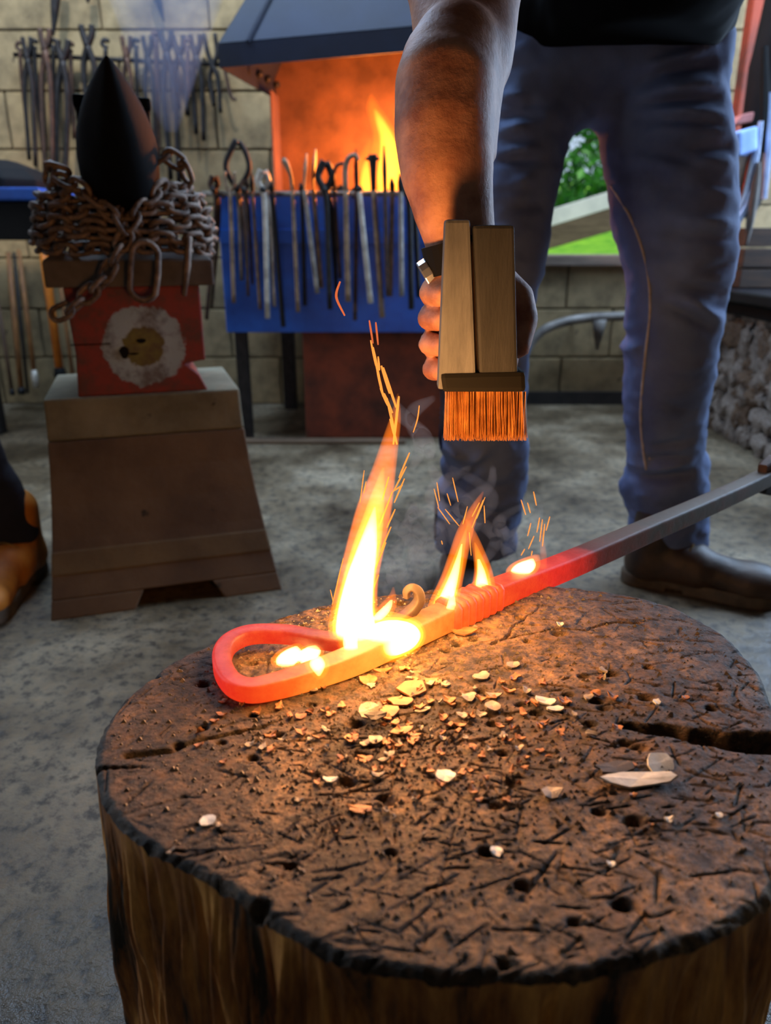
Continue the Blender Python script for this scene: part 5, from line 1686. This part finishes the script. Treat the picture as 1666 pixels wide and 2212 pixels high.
def jeans_f(P):
    d1 = polyR(P, legR, radR)
    d2 = polyR(P, legL, radL)
    hip = cone(P, pelA, pelB, pelRa, pelRb)
    top = cone(P, px(1230, 60, 1.37), px(1440, 50, 1.37), 0.09, 0.09)
    d = np.minimum(d1, d2)
    d = smin(d, smin(hip, top, 0.05), 0.03)
    d = smax(d, P[:, 2] - (px(1330, 40, 1.28).z), 0.01)
    w_ = 0
    for (ax, az, bx_, bz, wd, amp) in FOLDS:
        ex, ez = bx_ - ax, bz - az
        t = np.clip(((P[:, 0] - ax) * ex + (P[:, 2] - az) * ez) / (ex * ex + ez * ez), 0, 1)
        q = (P[:, 0] - ax - t * ex) ** 2 + (P[:, 2] - az - t * ez) ** 2
        w_ = w_ + amp * np.exp(-q / (wd * wd)) * np.sin(np.pi * np.clip(0.08 + 0.9 * t, 0, 1))
    front = np.clip((1.40 - P[:, 1]) / 0.05, 0.15, 1)
    d = d - w_ * front
    low = np.clip((0.35 - P[:, 2]) / 0.3, 0, 1)
    d = d - (0.0045 + 0.004 * low) * fbm(P[:, 0] * 16, P[:, 1] * 16, P[:, 2] * 26, 3)
    # open cuffs
    return smax(d, 0.075 - P[:, 2] - 0.0 * P[:, 0], 0.004)


# -- the skin of the smith: torso, arms, hands, neck, head as one surface
sh_R, sh_L = np.array((0.13, 0.93, 1.17)), np.array((0.57, 0.98, 1.17))
el_R, _ = pr(1000, 88, 0.775, 1)
armU = [(px(1005, -120, 0.82), 0.056), (px(1004, 0, 0.79), 0.050), (px(1004, 70, 0.765), 0.046), (px(1000, 130, 0.745), 0.042)]
armF = [pr(985, 110, 0.715, 96), pr(962, 190, 0.690, 108), pr(958, 280, 0.675, 106), pr(966, 370, 0.665, 100), pr(978, 440, 0.660, 88), pr(995, 520, 0.658, 76), pr(1010, 590, 0.660, 74)]
palm_a, palm_b = px(1015, 590, 0.668), px(1040, 770, 0.676)
FING = []
for yi, ln in ((628, 0), (682, 4), (738, 2), (792, -6)):
    FING.append([px(1060, yi - 8, 0.690), px(985, yi - 4, 0.700), px(934 - ln, yi, 0.684), px(930 - ln, yi + 6, 0.655), px(958, yi + 10, 0.636)])
THUMB = [px(1075, 600, 0.670), px(1122, 640, 0.668), px(1134, 690, 0.655), px(1122, 750, 0.640)]
gripL = Vector(E + bd * 0.36)
fwdL = bd
armLp = [(sh_L, 0.058), (np.array((0.72, 1.02, 0.93)), 0.046), (np.array((gripL.x + 0.03, gripL.y + 0.08, gripL.z + 0.09)), 0.032), (np.array((gripL.x + 0.012, gripL.y + 0.03, gripL.z + 0.035)), 0.027)]
head_c = np.array((0.30, 0.74, 1.42))


def body_f(P):
    d = polyR(P, [p for p, r in armU], [r for p, r in armU], ((0, 1, 0), 0.9))
    d = smin(d, cone(P, armU[0][0], sh_R, 0.056, 0.062), 0.03)
    f = polyR(P, [p for p, r in armF], [r for p, r in armF], ((0, 1, 0), 0.82))
    f = smin(f, cone(P, px(930, 120, .700), px(925, 330, .668), .014, .010), .02)
    f = smin(f, cone(P, px(1055, 90, .742), px(1050, 330, .685), .018, .008), .016)
    d = smin(d, f, 0.014)
    # hand
    h = cone(P, palm_a, palm_b, 0.030, 0.034, ((0, 1, 0), 0.62))
    for F_ in FING:
        g_ = polyR(P, F_, [.0105, .0100, .0105, .0098, .0085])
        h = smin(h, g_, 0.005)
    h = smin(h, polyR(P, THUMB, [.014, .0125, .0115, .0095]), 0.008)
    d = smin(d, h, 0.016)
    # other arm and hand
    l = polyR(P, [p for p, r in armLp], [r for p, r in armLp])
    c = np.array(gripL)
    up_ = np.array((0, 0, 1.0)); fw = np.array(fwdL); sd_ = np.cross(fw, up_)
    hand = cone(P, c + sd_ * .028 - fw * .03, c + sd_ * .028 + fw * .04, .020, .022)
    for i in range(4):
        o = c + fw * (-.035 + .022 * i)
        hand = smin(hand, polyR(P, [o + sd_ * .026 + up_ * .012, o + up_ * .03, o - sd_ * .024 + up_ * .012, o - sd_ * .018 - up_ * .014], [.0095, .009, .0085, .0075]), .005)
    hand = smin(hand, polyR(P, [c + sd_ * .03 - fw * .03, c + sd_ * .01 - up_ * .028 - fw * .045, c - sd_ * .012 - up_ * .026 - fw * .035], [.012, .011, .009]), .006)
    l = smin(l, hand, 0.016)
    # torso, neck, head
    t = cone(P, (0.36, 1.36, 1.03), (0.36, 1.12, 1.14), .085, .105, ((0, 1, -0.5), 0.9))
    t = smin(t, cone(P, (0.26, 1.0, 1.17), (0.45, 1.02, 1.17), .115, .115), .06)
    t = smin(t, cone(P, (0.34, 0.97, 1.22), (0.31, 0.80, 1.36), .058, .055), .03)
    hd = ball(P, head_c, (0.078, 0.10, 0.115))
    hd = smin(hd, ball(P, head_c + (0, -.035, -.055), (.055, .065, .065)), .03)
    hd = smin(hd, cone(P, head_c + (0, -.095, .005), head_c + (0, -.115, -.03), .010, .014), .012)
    for s in (-1, 1):
        hd = smin(hd, ball(P, head_c + (.078 * s, .01, -.01), (.012, .022, .034)), .008)
        hd = smax(hd, -ball(P, head_c + (.032 * s, -.098, .012), (.016, .014, .010)), .012)
    hd = smax(hd, -ball(P, head_c + (0, -.105, -.062), (.026, .012, .004)), .006)
    t = smin(t, hd, .025)
    return smin(smin(t, d, .03), l, .03)


person = sdf_obj('person', body_f, (-0.03, 0.60, 0.50), (0.95, 1.52, 1.56), 0.0042, M['skin'], None,
                 label='smith in a black shirt and blue jeans bending to brush the hot iron', cat='person')
sdf_obj('jeans', jeans_f, (0.10, 1.10, 0.03), (0.66, 1.58, 1.02), 0.0048, M['jeans'], person)


def shirt_f(P):
    t = cone(P, (0.37, 1.36, 0.985), (0.36, 1.12, 1.10), .150, .155, ((0, 1, -0.5), 0.92))
    t = smin(t, cone(P, (0.26, 1.0, 1.17), (0.45, 1.02, 1.17), .130, .130), .06)
    t = smin(t, cone(P, sh_R, armU[0][0] + (px(1005, 0, .8) - armU[0][0]) * 0.05, .078, .070), .03)
    t = smin(t, cone(P, sh_L, (0.66, 1.0, 1.03), .078, .066), .03)
    t = smin(t, cone(P, px(1230, 20, 1.37), px(1432, 30, 1.37), .118, .112), .03)
    hem = px(1340, 100, 1.27).z
    t = t - 0.004 * fbm(P[:, 0] * 14, P[:, 1] * 14, P[:, 2] * 14, 3)
    return smax(t, hem - P[:, 2] + 0.15 * (P[:, 1] - 1.27) * 0, .006)


sdf_obj('shirt', shirt_f, (0.0, 0.70, 0.88), (0.80, 1.62, 1.36), 0.008, M['shirt'], person)


def hair_f(P):
    d = ball(P, head_c + (0, .018, .028), (.088, .104, .104))
    return smax(d, (head_c[1] - .062) - P[:, 1] - 0.6 * (P[:, 2] - head_c[2] - .05), .02)


sdf_obj('hair', hair_f, head_c - .16, head_c + .17, 0.008, M['hair'], person)
# inner leg seam of the jeans: a raised line of stitching
seam = [(1262, 330), (1320, 400), (1362, 470), (1388, 540), (1402, 610), (1404, 680), (1396, 750), (1388, 830), (1384, 900), (1388, 960), (1396, 1015)]
sv = []
for x, y in seam:
    d_ = ray(x, y); o_ = np.array((0, 0, CAMZ)); t = 1.0
    for _ in range(60):
        v_ = float(jeans_f((o_ + np.array(d_) * t)[None].astype(np.float32))[0])
        if v_ < 0.0005 or t > 1.7: break
        t += max(v_ * 0.7, 0.0006)
    if t < 1.7:
        sv.append(Vector(o_ + np.array(d_) * t))
MB().tube(spline(sv, 60), 0.0022, 6).build('seam', M['thread'], person, smooth=True)
MB().tube([Vector(p) + Vector((0.010, 0, 0)) for p in spline(sv, 60)], 0.0014, 6).build('seam', M['thread'], person, smooth=True)


# -- boots
def boot(name, heel, ang, m_, parent, L_=0.29, label=None, top=0.15, lace=True):
    ca, sa = math.cos(ang), math.sin(ang)
    Rm = np.array([[ca, sa, 0], [-sa, ca, 0], [0, 0, 1]], np.float32)     # world -> boot (x forward)
    h_ = np.array(heel, np.float32)
    def tf(P): return (P - h_) @ Rm.T
    def up_f(P):
        q = tf(P)
        d = cone(q, (0.035, 0, .05), (0.045, 0, top), .040, .047)
        d = smin(d, cone(q, (0.03, 0, .045), (.12, 0, .050), .036, .038), .03)
        d = smin(d, cone(q, (0.10, 0, .060), (.21, 0, .034), .040, .036, ((0, 1, 0), 1.15)), .03)
        d = smin(d, ball(q, (.235, 0, .040), (.052, .050, .036)), .025)
        d = d - 0.002 * np.sin(q[:, 0] * 110 + 3 * q[:, 2]) * np.exp(-((q[:, 0] - .15) / .03) ** 2)
        return smax(d, 0.018 - q[:, 2], .003)
    def so_f(P):
        q = tf(P)
        w_ = 0.036 + 0.014 * np.exp(-((q[:, 0] - .215) / .07) ** 2)
        xx = np.clip(q[:, 0], .02, L_ - w_.max())
        d = np.sqrt((q[:, 0] - xx) ** 2 + q[:, 1] ** 2) - w_
        d = np.maximum(d, q[:, 2] - 0.028)
        d = np.maximum(d, 0.001 - q[:, 2])
        arch = np.maximum(np.abs(q[:, 0] - .092) - .016, q[:, 2] - .009)
        return np.maximum(d, -arch)
    lo = np.array((min(heel[0], heel[0] + ca * L_) - .09, min(heel[1], heel[1] + sa * L_) - .09, -.01)); hi = np.array((max(heel[0], heel[0] + ca * L_) + .09, max(heel[1], heel[1] + sa * L_) + .09, top + .06))
    o = sdf_obj(name, up_f, lo, hi, .0042, M[m_], parent, label=label)
    sdf_obj('sole', so_f, lo, (hi[0], hi[1], .05), .0042, M['sole'], o)
    if lace:
        inv = Rm.T
        for k_ in range(4):
            x_ = 0.085 + 0.024 * k_; z_ = 0.118 - 0.014 * k_
            a_, b_, c_ = [h_ + inv @ np.array(v) for v in ((x_, -.028, z_ - .012), (x_ + .006, 0, z_ + .003), (x_, .028, z_ - .012))]
            MB().tube(spline([a_, b_, c_], 8), .0028, 6).build('lace', M['brass'] if k_ < 2 else M['black'], o, smooth=True)
    return o


hl = pz(1352, 1252, 0)
boot('boot', (hl.x + 0.005, hl.y, 0), math.radians(-24), 'boot_brown', person)
hr_ = pz(1024, 1232, 0)
boot('boot', (hr_.x, hr_.y + 0.03, 0), math.radians(-104), 'boot_brown', person)
# wristwatch
w0 = px(1000, 545, 0.659)
wa = (px(1010, 590, .66) - px(985, 480, .66)).normalized()
sdv = wa.cross(Vector((0, 1, 0))).normalized(); fdv = sdv.cross(wa)
ringp = [w0 + sdv * (0.0315 * math.cos(a)) + fdv * (0.0275 * math.sin(a)) for a in [2 * math.pi * q / 28 for q in range(29)]]
wt = MB(); wt.tube(ringp, 1.0, sec=[(-.0016, -.012), (.0016, -.012), (.0016, .012), (-.0016, .012)], up=wa); wt.build('watch_strap', M['black'], person, smooth=False)
wc = w0 - sdv * 0.0325 * (1 if (px(900, 545, .66) - w0).dot(-sdv) > 0 else -1) + wa * .010
so_ = (wc - w0).normalized()
wt = MB(); wt.tube([wc - so_ * .004, wc + so_ * .004], .014, 14); wt.build('watch_case', M['silver'], person, smooth=False, bevel=.001)

# ================================================================== wire brush in the smith's hand
Db = 0.615
wb = empty('wire_brush', px(1035, 840, Db), label='wooden two board wire brush with fire lit bristles in the smith\'s fist', cat='brush')
def board(xa, xb, ya, yb, xa2, xb2, name, m_, D0=Db - .013, th=.016):
    MB().prism([px(xa, ya, D0), px(xb, ya, D0), px(xb2, yb, D0), px(xa2, yb, D0)], (0, th, 0)).build(name, M[m_], wb, world=True, bevel=.0025)
board(962, 1016, 474, 842, 946, 1030, 'board', 'brush_pale')
board(1022, 1112, 486, 842, 1037, 1120, 'board', 'brush_dark')
board(1010, 1030, 520, 836, 1026, 1042, 'spacer', 'wood_dark', Db - .006, .009)
MB().prism([px(950, 806, Db - .0145), px(1136, 802, Db - .0145), px(1138, 848, Db - .0145), px(956, 848, Db - .0145)], (0, .031, 0)).build('head_block', M['black'], wb, world=True, bevel=.004)
br = MB()
for i in range(900):
    x = 962 + 174 * rs.random(); dd = rs.uniform(-.010, .014)
    a = px(x, 846, Db + dd); b2 = px(1048 + (x - 1048) * rs.uniform(.97, 1.03) + rs.uniform(-4, 4), 950 + rs.uniform(-14, 3), Db + dd * 1.1)
    br.tube([a, b2], [.00055, .00035], 3)
br.build('bristles', M['bristle'], wb, world=True, kind='stuff')

# ================================================================== bystander at the left edge
by_x, by_y = pz(22, 1335, 0).x - 0.055, pz(22, 1335, 0).y
def by_body(P):
    d = cone(P, (by_x - .44, by_y + .12, 0.95), (by_x - .30, by_y + .14, 0.95), .12, .12)
    d = smin(d, cone(P, (by_x - .30, by_y + .13, 1.0), (by_x - .30, by_y + .12, 1.4), .14, .17), .05)
    d = smin(d, cone(P, (by_x - .30, by_y + .12, 1.45), (by_x - .30, by_y + .10, 1.58), .055, .055), .04)
    d = smin(d, ball(P, (by_x - .30, by_y + .08, 1.68), (.078, .10, .115)), .02)
    d = smin(d, cone(P, (by_x - .30, by_y - .02, 1.68), (by_x - .30, by_y - .035, 1.65), .010, .014), .012)
    for s in (-1, 1):
        d = smin(d, polyR(P, [np.array((by_x - .30 + .18 * s, by_y + .12, 1.42)), np.array((by_x - .30 + .25 * s, by_y + .14, 1.12)), np.array((by_x - .30 + .22 * s, by_y + .0, .90)), np.array((by_x - .30 + .21 * s, by_y - .03, .82))], [.055, .045, .034, .030]), .03)
        for k_ in range(4):
            q = np.array((by_x - .30 + .21 * s, by_y - .055 + .02 * k_, .80))
            d = smin(d, polyR(P, [q, q + (0, 0, -.045), q + (-.012 * s, 0, -.075)], [.010, .009, .008]), .006)
    return d


p2 = sdf_obj('person', by_body, (by_x - .66, by_y - .2, 0.68), (by_x + .06, by_y + .4, 1.84), .011, M['skin'], None, label='bystander in dark trousers and a tan boot at the left edge', cat='person')
def tr_f(P):
    d = cone(P, (by_x - .40, by_y + .13, .93), (by_x - .20, by_y + .14, .93), .14, .14)
    for s, x_ in ((1, by_x - .012), (-1, by_x - .34)):
        d = smin(d, polyR(P, [np.array((by_x - .30 + .10 * s, by_y + .13, .85)), np.array((x_ - .10, by_y + .12, .50)), np.array((x_, by_y + .17, .10))], [.105, .078, .060]), .03)
    d = d - .005 * fbm(P[:, 0] * 18, P[:, 1] * 18, P[:, 2] * 24, 3)
    return smax(smax(d, .085 - P[:, 2], .004), P[:, 2] - 1.0, .005)
sdf_obj('trousers', tr_f, (by_x - .66, by_y - .1, .05), (by_x + .18, by_y + .38, 1.05), .007, M['jeans_dark'], p2)
def bs_f(P):
    d = cone(P, (by_x - .30, by_y + .13, .98), (by_x - .30, by_y + .12, 1.42), .175, .19)
    for s in (-1, 1):
        d = smin(d, cone(P, (by_x - .30 + .17 * s, by_y + .12, 1.42), (by_x - .30 + .23 * s, by_y + .14, 1.2), .075, .062), .03)
    return smax(d, P[:, 2] - 1.50, .02)
sdf_obj('shirt', bs_f, (by_x - .66, by_y - .15, .75), (by_x + .06, by_y + .42, 1.55), .012, M['jeans_dark'], p2)
def bh_f(P):
    return smax(ball(P, (by_x - .30, by_y + .10, 1.71), (.088, .104, .10)), (by_y + .02) - P[:, 1] - 0.6 * (P[:, 2] - 1.73), .02)
sdf_obj('hair', bh_f, (by_x - .44, by_y - .05, 1.58), (by_x - .14, by_y + .25, 1.86), .011, M['hair'], p2)
boot('boot', (by_x, by_y + .225, 0), math.radians(-88), 'boot_tan', p2)
boot('boot', (by_x - .34, by_y + .225, 0), math.radians(-95), 'boot_tan', p2)
